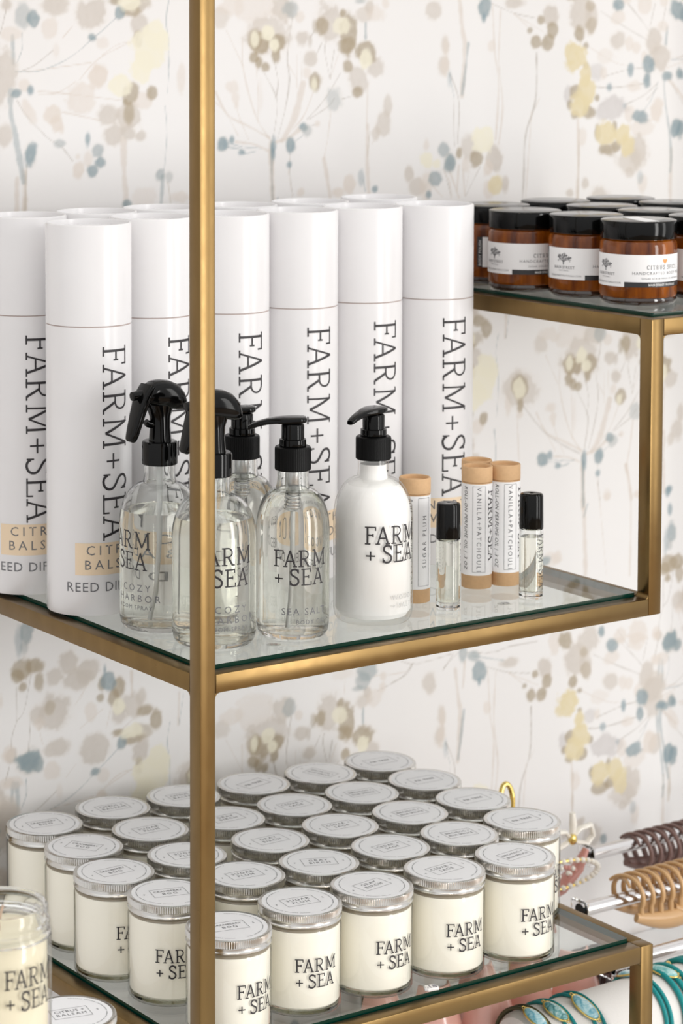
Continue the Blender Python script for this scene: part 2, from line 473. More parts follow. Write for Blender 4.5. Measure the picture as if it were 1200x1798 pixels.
BLOBS = [
('g',0.0661,0.512,0.0059,0.006,0.8,0),('u',0.0827,0.5017,0.0079,0.0103,0.45,0),('u',0.0936,0.4991,0.0064,0.0072,0.85,0),('g',0.1156,0.511,0.0131,0.0078,0.8,0),
('p',0.1105,0.4912,0.0084,0.0086,0.6,0),('p',0.0698,0.4855,0.0108,0.006,0.6,0),('g',0.156,0.5031,0.0154,0.013,0.8,0),('u',0.1559,0.4817,0.0049,0.0035,0.85,0),
('p',0.1661,0.4769,0.0066,0.0061,0.5,0),('u',0.1858,0.5047,0.005,0.0067,0.85,-0.4),('b',0.1817,0.5152,0.0072,0.0035,0.8,0),('g',0.2076,0.4932,0.0094,0.0106,0.8,0),
('b',0.1982,0.5073,0.0104,0.006,0.8,0),('b',0.2087,0.5126,0.0105,0.007,0.5,0),('c',0.1972,0.5135,0.0125,0.0067,1,0),('b',0.2054,0.4791,0.0042,0.0074,0.8,0),
('b',0.198,0.4299,0.0071,0.0102,0.8,-0.6),('b',0.1917,0.4212,0.0025,0.0026,0.8,0),('c',0.1855,0.4381,0.0121,0.0102,1,0),('g',0.1958,0.407,0.0125,0.0124,0.8,0),
('b',0.1958,0.4105,0.0052,0.0097,0.7,0),('b',0.2211,0.4294,0.0057,0.0064,0.8,0),('p',0.2126,0.4225,0.0095,0.008,0.6,0),('g',0.173,0.4094,0.0108,0.0091,0.8,0),
('g',0.1792,0.3916,0.0114,0.0097,0.8,0),('g',0.1958,0.3929,0.0084,0.008,0.8,0),('g',0.2083,0.389,0.0063,0.005,0.8,0),('c',0.2254,0.4843,0.0116,0.0133,1,0),
('c',0.218,0.4684,0.0201,0.0168,1,-0.5),('c',0.2096,0.4544,0.0137,0.0141,1,-0.3),('c',0.2338,0.4771,0.0064,0.0106,1,0),('p',0.1629,0.4481,0.0103,0.0122,0.9,0),
('p',0.1424,0.4258,0.0147,0.0139,0.6,0),('p',0.114,0.4126,0.0084,0.0078,0.85,0),('p',0.119,0.4021,0.0071,0.0078,0.85,0),('p',0.123,0.3967,0.003,0.0035,0.6,0),
('u',0.0754,0.4321,0.0059,0.0043,0.85,0),('u',0.0902,0.4347,0.0036,0.0048,0.85,0),('p',0.0843,0.4391,0.0069,0.006,0.6,0),('p',0.0881,0.4167,0.0056,0.012,0.6,0.5),
('u',0.0898,0.3761,0.0064,0.01,0.9,-0.35),('u',0.1219,0.3855,0.0057,0.0035,0.5,0),('p',0.1173,0.4696,0.0036,0.006,0.4,0),('u',0.1508,0.3881,0.0025,0.0056,0.85,0),
('u',0.162,0.3772,0.0062,0.0067,0.6,0),('u',0.164,0.3666,0.0058,0.0047,0.85,0),('u',0.1557,0.3585,0.0057,0.006,0.85,0),('p',0.141,0.3596,0.0061,0.0084,0.85,0),
('p',0.1513,0.3697,0.0045,0.007,0.6,0),('p',0.1401,0.3727,0.0024,0.0026,0.6,0),('u',0.1924,0.3267,0.0052,0.0044,0.85,0),('u',0.2304,0.3527,0.0047,0.0054,0.6,0),
('u',0.24,0.3505,0.0043,0.005,0.35,0),('g',0.0588,0.4481,0.0167,0.0222,0.7,0),('g',0.0623,0.3933,0.0079,0.0103,0.7,0),('p',0.2124,0.332,0.0127,0.0089,0.4,0),
('p',0.2527,0.3303,0.0107,0.0054,0.6,0),('p',0.254,0.443,0.0043,0.0143,0.6,0),('g',0.2988,0.5002,0.0096,0.0089,0.5,0),('p',0.3108,0.5101,0.0145,0.0079,0.5,0),
('p',0.3412,0.51,0.0245,0.018,0.4,0),('g',0.3719,0.5079,0.0137,0.0121,0.7,0),('u',0.3806,0.5079,0.0087,0.0091,0.45,0),('p',0.3918,0.4988,0.0055,0.0057,0.6,0),
('g',0.3534,0.4819,0.0247,0.02,0.6,0),('b',0.3461,0.474,0.0123,0.011,0.8,0),('b',0.3658,0.4758,0.0094,0.009,0.8,0),('b',0.3633,0.4638,0.0054,0.008,0.8,0),
('b',0.3375,0.4611,0.0061,0.006,0.8,0),('b',0.3432,0.456,0.0049,0.006,0.8,0),('b',0.351,0.4523,0.0049,0.0044,0.8,0),('b',0.3387,0.4781,0.0083,0.011,0.6,0),
('c',0.3383,0.4785,0.0044,0.008,1,0),('c',0.3547,0.4845,0.0079,0.008,1,0),('c',0.3608,0.4729,0.0067,0.0066,1,0),('g',0.3951,0.4796,0.0075,0.0067,0.8,0),
('g',0.4039,0.4775,0.003,0.0061,0.8,0),('g',0.4049,0.4592,0.0071,0.0069,0.8,0),('p',0.4007,0.4451,0.0045,0.0051,0.6,0),('b',0.4108,0.4358,0.0076,0.0085,0.8,0),
('c',0.4095,0.4338,0.004,0.0061,0.9,0),('g',0.4283,0.4956,0.0153,0.0183,0.75,0),('b',0.4182,0.4916,0.0071,0.0091,0.75,0),('b',0.4106,0.4906,0.004,0.0071,0.5,0),
('b',0.4513,0.4832,0.0098,0.0195,0.8,0),('b',0.4436,0.5026,0.0046,0.0051,0.8,0),('c',0.4423,0.4914,0.009,0.0086,0.9,0),('b',0.4488,0.4719,0.0103,0.0072,0.7,0),
('g',0.4718,0.5015,0.0098,0.0072,0.6,0),('g',0.477,0.5087,0.0052,0.0062,0.8,0),('p',0.4848,0.5025,0.0104,0.0082,0.5,0),('p',0.4965,0.5121,0.0042,0.0045,0.6,0),
('u',0.4653,0.5148,0.0065,0.0025,0.5,0),('b',0.472,0.4645,0.013,0.0113,0.8,0),('c',0.4715,0.4567,0.0078,0.0093,1,0),('b',0.4502,0.4508,0.0051,0.0057,0.8,0),
('g',0.4838,0.4499,0.0104,0.0093,0.7,0),('g',0.4631,0.4379,0.0116,0.0123,0.7,0),('b',0.4619,0.425,0.0057,0.0054,0.8,0),('u',0.4337,0.419,0.0097,0.0098,0.35,0),
('g',0.4945,0.3938,0.0092,0.0114,0.7,0),('g',0.4997,0.4103,0.0053,0.0093,0.7,0),('g',0.4854,0.3837,0.0047,0.0062,0.6,0),('u',0.3958,0.393,0.0055,0.0049,0.85,0),
('u',0.4004,0.3892,0.006,0.0055,0.4,0),('u',0.3811,0.3752,0.006,0.0071,0.9,-0.3),('u',0.3796,0.3564,0.003,0.0032,0.85,0),('p',0.4134,0.3956,0.0035,0.0031,0.6,0),
('u',0.3019,0.3787,0.0065,0.007,0.9,0.6),('u',0.3121,0.3828,0.0034,0.004,0.85,0),('u',0.3235,0.3704,0.0039,0.0028,0.85,0),('u',0.3602,0.3722,0.0035,0.0101,0.85,0),
('p',0.3121,0.4326,0.0073,0.0056,0.6,0),('p',0.3157,0.4226,0.0044,0.005,0.6,0),('p',0.3169,0.4156,0.0024,0.003,0.6,0),('g',0.5574,0.5064,0.0086,0.0105,0.7,0),
('g',0.573,0.4696,0.0054,0.0095,0.6,0),('g',0.5713,0.4507,0.0076,0.0105,0.6,0),('u',0.5787,0.4369,0.0027,0.0084,0.35,0),('g',0.5278,0.3427,0.0059,0.0067,0.8,0),
('g',0.5385,0.3296,0.0107,0.0084,0.7,0),('p',0.5492,0.3313,0.0081,0.0169,0.6,0),('c',0.5499,0.354,0.0081,0.0088,1,0),('c',0.5626,0.3508,0.0054,0.0053,0.9,0),
('p',0.549,0.3703,0.0038,0.0059,0.6,0),('u',0.5727,0.3647,0.0081,0.0074,0.6,0),('u',0.5802,0.3513,0.0076,0.0089,0.7,0),('u',0.5605,0.3361,0.0086,0.0084,0.7,0),
('u',0.5528,0.3202,0.0038,0.0038,0.85,0),('p',0.4519,0.3342,0.0072,0.0083,0.8,0),('p',0.4391,0.3275,0.0072,0.0041,0.8,0),('p',0.3935,0.3294,0.0045,0.0041,0.7,0),
('u',0.4674,0.3408,0.0036,0.0072,0.5,0),('u',0.4844,0.3281,0.0037,0.0037,0.85,0),('p',0.3449,0.4219,0.0029,0.014,0.3,0),('u',0.623,0.5087,0.0084,0.0101,0.85,0),
('u',0.6231,0.4975,0.0026,0.004,0.85,0),('g',0.6641,0.5126,0.0121,0.0051,0.8,0),('p',0.6339,0.4691,0.0048,0.0061,0.6,0),('p',0.5738,0.4677,0.0039,0.01,0.6,0),
('p',0.5727,0.4496,0.0057,0.01,0.6,0),('g',0.7134,0.5002,0.0088,0.0103,0.9,0),('b',0.7158,0.4847,0.0074,0.0068,0.8,0),('b',0.6993,0.4951,0.0044,0.0041,0.8,0),
('b',0.6848,0.4845,0.0035,0.0029,0.8,0),('b',0.6933,0.4736,0.0068,0.0068,0.8,0),('b',0.7091,0.472,0.0077,0.0078,0.8,0),('g',0.7542,0.5011,0.0139,0.0177,0.8,0),
('g',0.7696,0.4958,0.0076,0.0146,0.7,0),('b',0.7702,0.4885,0.0064,0.0079,0.5,0),('b',0.768,0.5094,0.0056,0.0052,0.5,0),('b',0.7525,0.4792,0.0067,0.0079,0.8,0),
('y',0.7464,0.4575,0.0153,0.0156,1,0),('b',0.7621,0.4683,0.0039,0.0031,0.8,0),('b',0.7624,0.4468,0.0034,0.0031,0.8,0),('y',0.762,0.4364,0.0078,0.0105,1,0),
('y',0.765,0.4196,0.0118,0.0147,1,0),('y',0.7554,0.4062,0.0134,0.0115,1,0),('b',0.7483,0.4199,0.007,0.0067,0.8,0),('l',0.74,0.4159,0.0069,0.0094,0.75,0),
('b',0.7407,0.4066,0.0039,0.0046,0.8,0),('b',0.748,0.3959,0.005,0.0038,0.8,0),('b',0.7667,0.3986,0.0079,0.0067,0.8,0),('b',0.7785,0.4126,0.0039,0.0038,0.8,0),
('l',0.7773,0.4393,0.0098,0.0094,0.6,0),('p',0.7872,0.4381,0.0051,0.0063,0.6,0),('p',0.7897,0.4569,0.0127,0.0073,0.4,0),('g',0.8065,0.4725,0.0108,0.0095,0.7,0),
('p',0.8236,0.4692,0.0057,0.0074,0.6,0),('p',0.8337,0.4648,0.0057,0.0064,0.6,0),('u',0.8074,0.5103,0.008,0.0063,0.85,0),('p',0.8187,0.5145,0.0071,0.0032,0.6,0),
('p',0.8076,0.4977,0.01,0.0074,0.6,0),('p',0.8445,0.5103,0.0115,0.0095,0.6,0),('p',0.8735,0.513,0.0052,0.0043,0.6,0),('u',0.8941,0.5048,0.0112,0.0107,0.85,0),
('p',0.8724,0.4878,0.0073,0.0053,0.6,0),('g',0.8596,0.4709,0.0102,0.0128,0.8,0),('g',0.8686,0.4538,0.0131,0.0139,0.8,0),('p',0.8454,0.4551,0.0046,0.0059,0.6,0),
('u',0.8261,0.4421,0.0037,0.0064,0.85,0),('u',0.8528,0.4465,0.0093,0.0089,0.85,0),('u',0.8501,0.4306,0.0052,0.0081,0.85,0),('u',0.88,0.4344,0.0073,0.0047,0.85,0),
('u',0.8967,0.4362,0.0044,0.006,0.85,0),('u',0.7959,0.4238,0.004,0.0046,0.7,0),('p',0.8315,0.4235,0.0101,0.0053,0.6,0),('l',0.8004,0.402,0.0214,0.0127,0.8,0),
('u',0.8175,0.4037,0.0029,0.0032,0.4,0),('u',0.8406,0.3915,0.011,0.0068,0.85,0),('p',0.8248,0.3951,0.0072,0.0095,0.6,0),('p',0.8422,0.3808,0.0159,0.0096,0.5,0),
('p',0.8646,0.3973,0.0093,0.0118,0.8,0),('u',0.8933,0.3783,0.0077,0.0103,0.9,-0.3),('b',0.7801,0.3762,0.0039,0.0072,0.8,0),('b',0.8041,0.3819,0.0034,0.0063,0.8,0),
('b',0.7925,0.3579,0.0119,0.0068,0.8,0),('b',0.8067,0.3606,0.0077,0.0059,0.8,0),('y',0.7923,0.3744,0.0128,0.0131,1,0),('y',0.8159,0.3731,0.01,0.0117,1,0),
('y',0.8224,0.3601,0.0101,0.0128,1,0),('g',0.8369,0.3543,0.0145,0.016,0.8,0),('g',0.8255,0.3462,0.0173,0.0128,0.6,0),('g',0.8257,0.3324,0.0052,0.0053,0.6,0),
('u',0.8416,0.3264,0.004,0.0064,0.4,0),('p',0.8446,0.3178,0.0064,0.0107,0.6,0),('g',0.7629,0.3232,0.005,0.0055,0.8,0),('g',0.7421,0.314,0.005,0.0042,0.8,0),
('p',0.7572,0.3716,0.0061,0.0094,0.6,0),('g',0.6045,0.3661,0.0105,0.0122,0.6,0),('b',0.6151,0.3546,0.0079,0.0081,0.8,0),('b',0.5915,0.3604,0.0042,0.0061,0.8,0),
('g',0.6389,0.3548,0.0101,0.0143,0.9,0),('p',0.6298,0.3428,0.0066,0.0082,0.8,0),('c',0.6229,0.3737,0.0146,0.0139,1,0),('p',0.6313,0.3223,0.008,0.0102,0.6,0),
('g',0.6534,0.3255,0.0054,0.0078,0.8,0),('y',0.64,0.3271,0.0096,0.0103,0.9,0),('p',0.5994,0.348,0.0052,0.0081,0.6,0),('u',0.5812,0.3517,0.0073,0.0101,0.6,0),
('u',0.0831,-0.0634,0.0065,0.0113,0.7,0),('u',0.0805,-0.0765,0.0041,0.006,0.4,0),('b',0.0915,-0.0962,0.0112,0.0072,0.8,0),('b',0.0744,-0.1027,0.0068,0.0068,0.8,0),
('b',0.0786,-0.1131,0.0043,0.0042,0.8,0),('b',0.0957,-0.1104,0.0055,0.0083,0.7,0),('g',0.1287,-0.097,0.0105,0.0107,0.8,0),('g',0.1479,-0.1074,0.0124,0.0122,0.8,0),
('g',0.1374,-0.115,0.0158,0.0092,0.8,0),('g',0.1121,-0.1083,0.0087,0.0076,0.7,0),('g',0.1128,-0.1418,0.0174,0.0152,0.8,0),('g',0.0938,-0.1404,0.0077,0.0091,0.7,0),
('b',0.1076,-0.1365,0.0055,0.0064,0.5,0),('p',0.0963,-0.1499,0.0052,0.0053,0.6,0),('b',0.1638,-0.1235,0.0039,0.0074,0.8,0),('u',0.1709,-0.1215,0.0082,0.0089,0.85,0),
('u',0.1674,-0.1102,0.0014,0.0038,0.85,0),('b',0.1834,-0.128,0.0068,0.01,0.8,0),('b',0.1771,-0.1379,0.0054,0.0077,0.8,0),('b',0.1623,-0.1359,0.0039,0.004,0.8,0),
('c',0.1833,-0.1481,0.0072,0.0077,1,0),('p',0.1522,-0.1479,0.0062,0.0084,0.6,0),('g',0.1959,-0.1485,0.0145,0.0108,0.7,0),('g',0.1833,-0.1558,0.009,0.0093,0.7,0),
('g',0.2076,-0.1425,0.0054,0.007,0.7,0),('b',0.2131,-0.1558,0.0091,0.0054,0.8,0),('b',0.224,-0.1652,0.0064,0.0094,0.8,0),('p',0.0556,-0.124,0.002,0.006,0.6,0),
('u',0.4776,-0.1556,0.0109,0.0104,0.6,0),('u',0.4725,-0.1653,0.0083,0.0094,0.5,0),('p',0.497,-0.1647,0.0042,0.0046,0.6,0),('p',0.4468,-0.1553,0.0115,0.0052,0.4,0),
('u',0.601,-0.1561,0.0048,0.0104,0.6,0),('u',0.6157,-0.1603,0.008,0.0052,0.6,0),('p',0.7262,-0.1632,0.0084,0.0129,0.6,0),('b',0.741,-0.162,0.009,0.0097,0.8,0),
('g',0.7741,-0.1655,0.0157,0.0152,0.7,0),('u',0.7926,-0.1594,0.0052,0.0061,0.85,0),('p',0.8201,-0.1676,0.0093,0.0076,0.6,0),('p',0.8462,-0.1668,0.0132,0.0132,0.6,0),
('p',0.8728,-0.1726,0.0065,0.0077,0.6,0),('u',0.8953,-0.1846,0.012,0.0111,0.6,0),('g',0.7827,-0.3811,0.013,0.0136,0.7,0),('g',0.7667,-0.3618,0.0051,0.0048,0.8,0),
('u',0.7986,-0.3873,0.0041,0.0053,0.85,0),('g',0.6753,0.1128,0.0222,0.018,0.6,0),('b',0.6752,0.1147,0.0099,0.0117,0.8,0),('c',0.6745,0.1129,0.0074,0.0098,1,0),
('b',0.6762,0.0957,0.0044,0.0076,0.8,0),('p',0.6755,0.0863,0.0044,0.0047,0.6,0),('u',0.7108,-0.0728,0.0075,0.0042,0.8,0),('p',0.7283,-0.071,0.0063,0.0068,0.6,0),
('p',0.7196,-0.0729,0.0126,0.0077,0.5,0),('p',0.7978,-0.0121,0.0052,0.0059,0.4,0),('u',0.8875,-0.0177,0.0038,0.0056,0.85,0),('u',0.891,-0.038,0.0032,0.006,0.85,0),
('u',0.8857,-0.0712,0.0038,0.0139,0.5,0),('b',0.8901,-0.0976,0.0108,0.01,0.7,0),]
STEMS = [
('u',0.0051,[(0.0718,0.4838),(0.0726,0.459)]),
('u',0.0055,[(0.0701,0.4342),(0.0699,0.4137),(0.077,0.3809),(0.0827,0.3514)]),
('p',0.0052,[(0.0828,0.3617),(0.0841,0.3444),(0.0836,0.3263)]),
('b',0.0024,[(0.0858,0.3668),(0.084,0.3263)]),
('p',0.0062,[(0.1895,0.386),(0.1905,0.3577),(0.1929,0.3275)]),
('u',0.0015,[(0.2403,0.5161),(0.2371,0.4966),(0.2402,0.4753),(0.2401,0.4486),(0.2384,0.4291)]),
('u',0.0017,[(0.2358,0.4167),(0.2379,0.3917),(0.2346,0.3561)]),
('u',0.0047,[(0.2331,0.3508),(0.2314,0.3267)]),
('b',0.0019,[(0.2389,0.3452),(0.242,0.3262)]),
('u',0.001,[(0.0745,0.4516),(0.0983,0.4518),(0.1243,0.46),(0.1426,0.4702),(0.1559,0.4805),(0.1672,0.4882),(0.1827,0.5004)]),
('l',0.0008,[(0.0804,0.452),(0.0943,0.457),(0.1143,0.4705)]),
('p',0.0008,[(0.0863,0.4514),(0.1548,0.4587)]),
('u',0.001,[(0.0816,0.4871),(0.0821,0.4734),(0.0765,0.4598)]),
('l',0.001,[(0.0763,0.4255),(0.0861,0.4116),(0.1079,0.3911),(0.1219,0.3829),(0.135,0.3685)]),
('p',0.0018,[(0.0981,0.4337),(0.1302,0.4304),(0.1628,0.4263),(0.1876,0.4231)]),
('p',0.002,[(0.1241,0.4141),(0.1648,0.4052)]),
('p',0.001,[(0.1346,0.4919),(0.1244,0.4816)]),
('p',0.001,[(0.1671,0.4655),(0.1836,0.475),(0.2002,0.4774)]),
('p',0.0012,[(0.0991,0.4302),(0.1181,0.4315),(0.1384,0.4416)]),
('p',0.0008,[(0.2002,0.4783),(0.163,0.4621),(0.1425,0.4432)]),
('p',0.0059,[(0.358,0.3773),(0.3581,0.345),(0.3591,0.3217)]),
('u',0.003,[(0.359,0.3773),(0.3586,0.3491),(0.3598,0.3227)]),
('p',0.0022,[(0.3585,0.3793),(0.3413,0.402),(0.3303,0.4303),(0.3242,0.4543)]),
('p',0.0012,[(0.3242,0.4543),(0.3048,0.4883)]),
('p',0.0017,[(0.3242,0.4543),(0.3241,0.4802)]),
('p',0.0015,[(0.3425,0.3979),(0.3425,0.426),(0.34,0.4541)]),
('l',0.0015,[(0.3597,0.3813),(0.3646,0.4074),(0.3634,0.4236),(0.3486,0.4479)]),
('l',0.0015,[(0.3634,0.4215),(0.3658,0.4376),(0.3609,0.4598)]),
('l',0.0015,[(0.3659,0.3831),(0.3746,0.4112),(0.3795,0.4394),(0.3769,0.4616),(0.3831,0.4998)]),
('p',0.0012,[(0.3782,0.4535),(0.3882,0.4392)]),
('p',0.007,[(0.3709,0.381),(0.3858,0.4028),(0.3957,0.435)]),
('p',0.0015,[(0.3759,0.3849),(0.3958,0.4026),(0.4083,0.4267)]),
('p',0.0013,[(0.3945,0.4351),(0.3931,0.4654)]),
('p',0.0012,[(0.3882,0.4311),(0.3881,0.4635)]),
('l',0.0013,[(0.4008,0.4004),(0.421,0.4182),(0.4412,0.4444)]),
('l',0.0013,[(0.4033,0.4003),(0.4261,0.412),(0.4337,0.42)]),
('l',0.0013,[(0.4285,0.4385),(0.4221,0.4651),(0.4233,0.4753)]),
('l',0.0013,[(0.4285,0.4385),(0.431,0.4548),(0.4335,0.467)]),
('p',0.0013,[(0.4285,0.4385),(0.4386,0.4629)]),
('l',0.0013,[(0.4426,0.4188),(0.4554,0.4216)]),
('l',0.001,[(0.412,0.4632),(0.4183,0.4743)]),
('l',0.001,[(0.4044,0.4795),(0.4106,0.4876)]),
('p',0.0027,[(0.356,0.3834),(0.3291,0.3963),(0.3072,0.4068),(0.2928,0.429)]),
('p',0.0015,[(0.3193,0.3865),(0.3048,0.4089),(0.2928,0.4191)]),
('p',0.0025,[(0.3536,0.3714),(0.3364,0.378),(0.3169,0.3806)]),
('u',0.0015,[(0.3462,0.3737),(0.3266,0.3753)]),
('u',0.0017,[(0.3388,0.3709),(0.3266,0.3693),(0.3218,0.3735),(0.3072,0.3759)]),
('u',0.0015,[(0.3121,0.3788),(0.3242,0.3754)]),
('p',0.0012,[(0.3315,0.3822),(0.3205,0.4045),(0.3169,0.4166)]),
('p',0.0045,[(0.3635,0.3792),(0.3783,0.3828),(0.3908,0.3905)]),
('l',0.0012,[(0.3796,0.3665),(0.3809,0.3421),(0.384,0.3267)]),
('u',0.0013,[(0.3883,0.3804),(0.3958,0.3843)]),
('l',0.001,[(0.4071,0.3941),(0.4134,0.395)]),
('p',0.0018,[(0.4299,0.4099),(0.4262,0.3834),(0.4212,0.361)]),
('p',0.0051,[(0.4212,0.361),(0.4289,0.3238)]),
('p',0.0026,[(0.4748,0.4336),(0.4737,0.3882)]),
('p',0.0052,[(0.475,0.3923),(0.4746,0.355),(0.4766,0.3259)]),
('u',0.0031,[(0.4719,0.4933),(0.472,0.4779)]),
('b',0.0021,[(0.4776,0.386),(0.4746,0.3612)]),
('u',0.0021,[(0.47,0.3386),(0.4722,0.3271)]),
('p',0.0016,[(0.488,0.3836),(0.4802,0.3735)]),
('u',0.0014,[(0.5781,0.4422),(0.5851,0.4167)]),
('l',0.0011,[(0.5837,0.4168),(0.5855,0.368)]),
('p',0.0022,[(0.5707,0.3453),(0.579,0.3323),(0.5818,0.3162)]),
('p',0.0016,[(0.5573,0.3289),(0.5709,0.3167)]),
('p',0.0057,[(0.591,0.5158),(0.5957,0.4836),(0.5985,0.4654),(0.5949,0.419)]),
('u',0.0037,[(0.6028,0.4714),(0.5999,0.4492),(0.5954,0.421)]),
('l',0.0016,[(0.5792,0.4415),(0.5911,0.413),(0.5896,0.3706)]),
('p',0.0026,[(0.6348,0.5096),(0.6379,0.4629),(0.6435,0.4302),(0.6401,0.3731)]),
('p',0.0024,[(0.6455,0.5056),(0.6433,0.4547),(0.6491,0.4076),(0.6441,0.3689)]),
('l',0.0022,[(0.6942,0.4612),(0.6934,0.4128),(0.6803,0.376),(0.6781,0.3307),(0.6769,0.3101)]),
('p',0.0016,[(0.6881,0.4006),(0.681,0.312)]),
('p',0.0011,[(0.6988,0.4147),(0.6935,0.4045)]),
('l',0.0011,[(0.6322,0.5127),(0.6628,0.5024),(0.6925,0.4972)]),
('p',0.0011,[(0.6628,0.5014),(0.7035,0.4827)]),
('p',0.0011,[(0.6628,0.5024),(0.6818,0.488)]),
('p',0.0039,[(0.752,0.3906),(0.7533,0.3487),(0.7519,0.3068)]),
('b',0.0017,[(0.7543,0.3801),(0.753,0.3068)]),
('l',0.0014,[(0.7821,0.5041),(0.8148,0.4882),(0.8494,0.4731)]),
('l',0.0014,[(0.8216,0.5114),(0.8405,0.4944),(0.8551,0.4795)]),
('l',0.0014,[(0.8604,0.5113),(0.8536,0.488)]),
('u',0.0047,[(0.8783,0.4857),(0.8771,0.4686)]),
('p',0.0014,[(0.7643,0.4677),(0.8011,0.4505),(0.824,0.4459)]),
('l',0.0014,[(0.7872,0.4349),(0.8212,0.4417),(0.8441,0.4435)]),
('l',0.0017,[(0.7761,0.4246),(0.8015,0.4231),(0.8444,0.4265)]),
('l',0.0017,[(0.8189,0.4047),(0.8446,0.4137),(0.8647,0.4261)]),
('u',0.0014,[(0.8449,0.3967),(0.8562,0.4092),(0.8661,0.4282)]),
('l',0.0014,[(0.8504,0.4093),(0.8653,0.4218)]),
('u',0.0035,[(0.8748,0.4302),(0.8766,0.4088),(0.883,0.3764),(0.8864,0.3484),(0.8852,0.3312)]),
('p',0.0047,[(0.8863,0.3549),(0.8857,0.301)]),
('p',0.0047,[(0.8821,0.4301),(0.9031,0.4103)]),
('p',0.0015,[(0.8817,0.4536),(0.9023,0.4544)]),
('p',0.0015,[(0.879,0.443),(0.9024,0.449)]),
('p',0.0023,[(0.5786,0.3447),(0.5919,0.3158)]),
('l',0.0013,[(0.5722,0.3449),(0.5814,0.3183)]),
('p',0.0021,[(0.5916,0.3483),(0.5892,0.322)]),
('l',0.0016,[(0.6192,0.3452),(0.601,0.3174)]),
('p',0.0013,[(0.6073,0.3477),(0.5997,0.3216)]),
('p',0.0021,[(0.5969,0.344),(0.5997,0.3175)]),
('l',0.001,[(0.0717,-0.1129),(0.0724,-0.1416),(0.0672,-0.1573),(0.0653,-0.1797),(0.0592,-0.2013)]),
('l',0.0009,[(0.0872,-0.1046),(0.0801,-0.1352),(0.0732,-0.1432)]),
('p',0.001,[(0.0954,-0.1543),(0.0997,-0.1701)]),
('p',0.0032,[(0.1969,-0.1161),(0.1977,-0.1394)]),
('p',0.0009,[(0.1514,-0.1171),(0.1355,-0.1377)]),
('p',0.0007,[(0.1443,-0.1268),(0.1408,-0.1339)]),
('p',0.0009,[(0.1655,-0.1469),(0.1406,-0.1614)]),
('u',0.0013,[(0.2562,-0.1436),(0.2506,-0.1757)]),
('p',0.0033,[(0.251,-0.1444),(0.2497,-0.1755)]),
('p',0.0009,[(0.1744,-0.1452),(0.1689,-0.1659)]),
('p',0.0009,[(0.1995,-0.1614),(0.176,-0.1763)]),
('l',0.001,[(0.4906,-0.1784),(0.5193,-0.1701),(0.535,-0.1576)]),
('l',0.001,[(0.5088,-0.1727),(0.5271,-0.167),(0.535,-0.1576)]),
('p',0.001,[(0.4854,-0.163),(0.5271,-0.1649)]),
('l',0.0011,[(0.5192,-0.1522),(0.5376,-0.158),(0.5642,-0.1566),(0.5857,-0.1543)]),
('l',0.0011,[(0.5884,-0.1547),(0.575,-0.1698)]),
('p',0.0013,[(0.4494,-0.1619),(0.4482,-0.1762)]),
('l',0.0015,[(0.8976,-0.1428),(0.8951,-0.1757)]),
('l',0.0013,[(0.5761,-0.1671),(0.597,-0.1535),(0.6289,-0.1433)]),
('l',0.0013,[(0.605,-0.1556),(0.6398,-0.1606),(0.6642,-0.1577),(0.7025,-0.1577)]),
('u',0.0021,[(0.6104,-0.1595),(0.6561,-0.1713)]),
('p',0.0037,[(0.6038,-0.1649),(0.6013,-0.1917)]),
('l',0.0014,[(0.8156,-0.1604),(0.8333,-0.1825)]),
('p',0.0051,[(0.7639,0.0263),(0.7658,-0.0203),(0.7693,-0.0953)]),
('u',0.0023,[(0.7634,0.0283),(0.7658,-0.0183)]),
('u',0.0021,[(0.7709,-0.0189),(0.7659,-0.0319)]),
('p',0.0013,[(0.7833,0.0089),(0.7889,-0.0228),(0.799,-0.099)]),
('p',0.0026,[(0.8247,0.0183),(0.8331,-0.0159),(0.833,-0.1032)]),
('p',0.0017,[(0.6719,0.0848),(0.6748,0.0372)]),
('l',0.0017,[(0.6791,0.0955),(0.7067,0.0664),(0.7345,0.0485),(0.7599,0.0364)]),
]

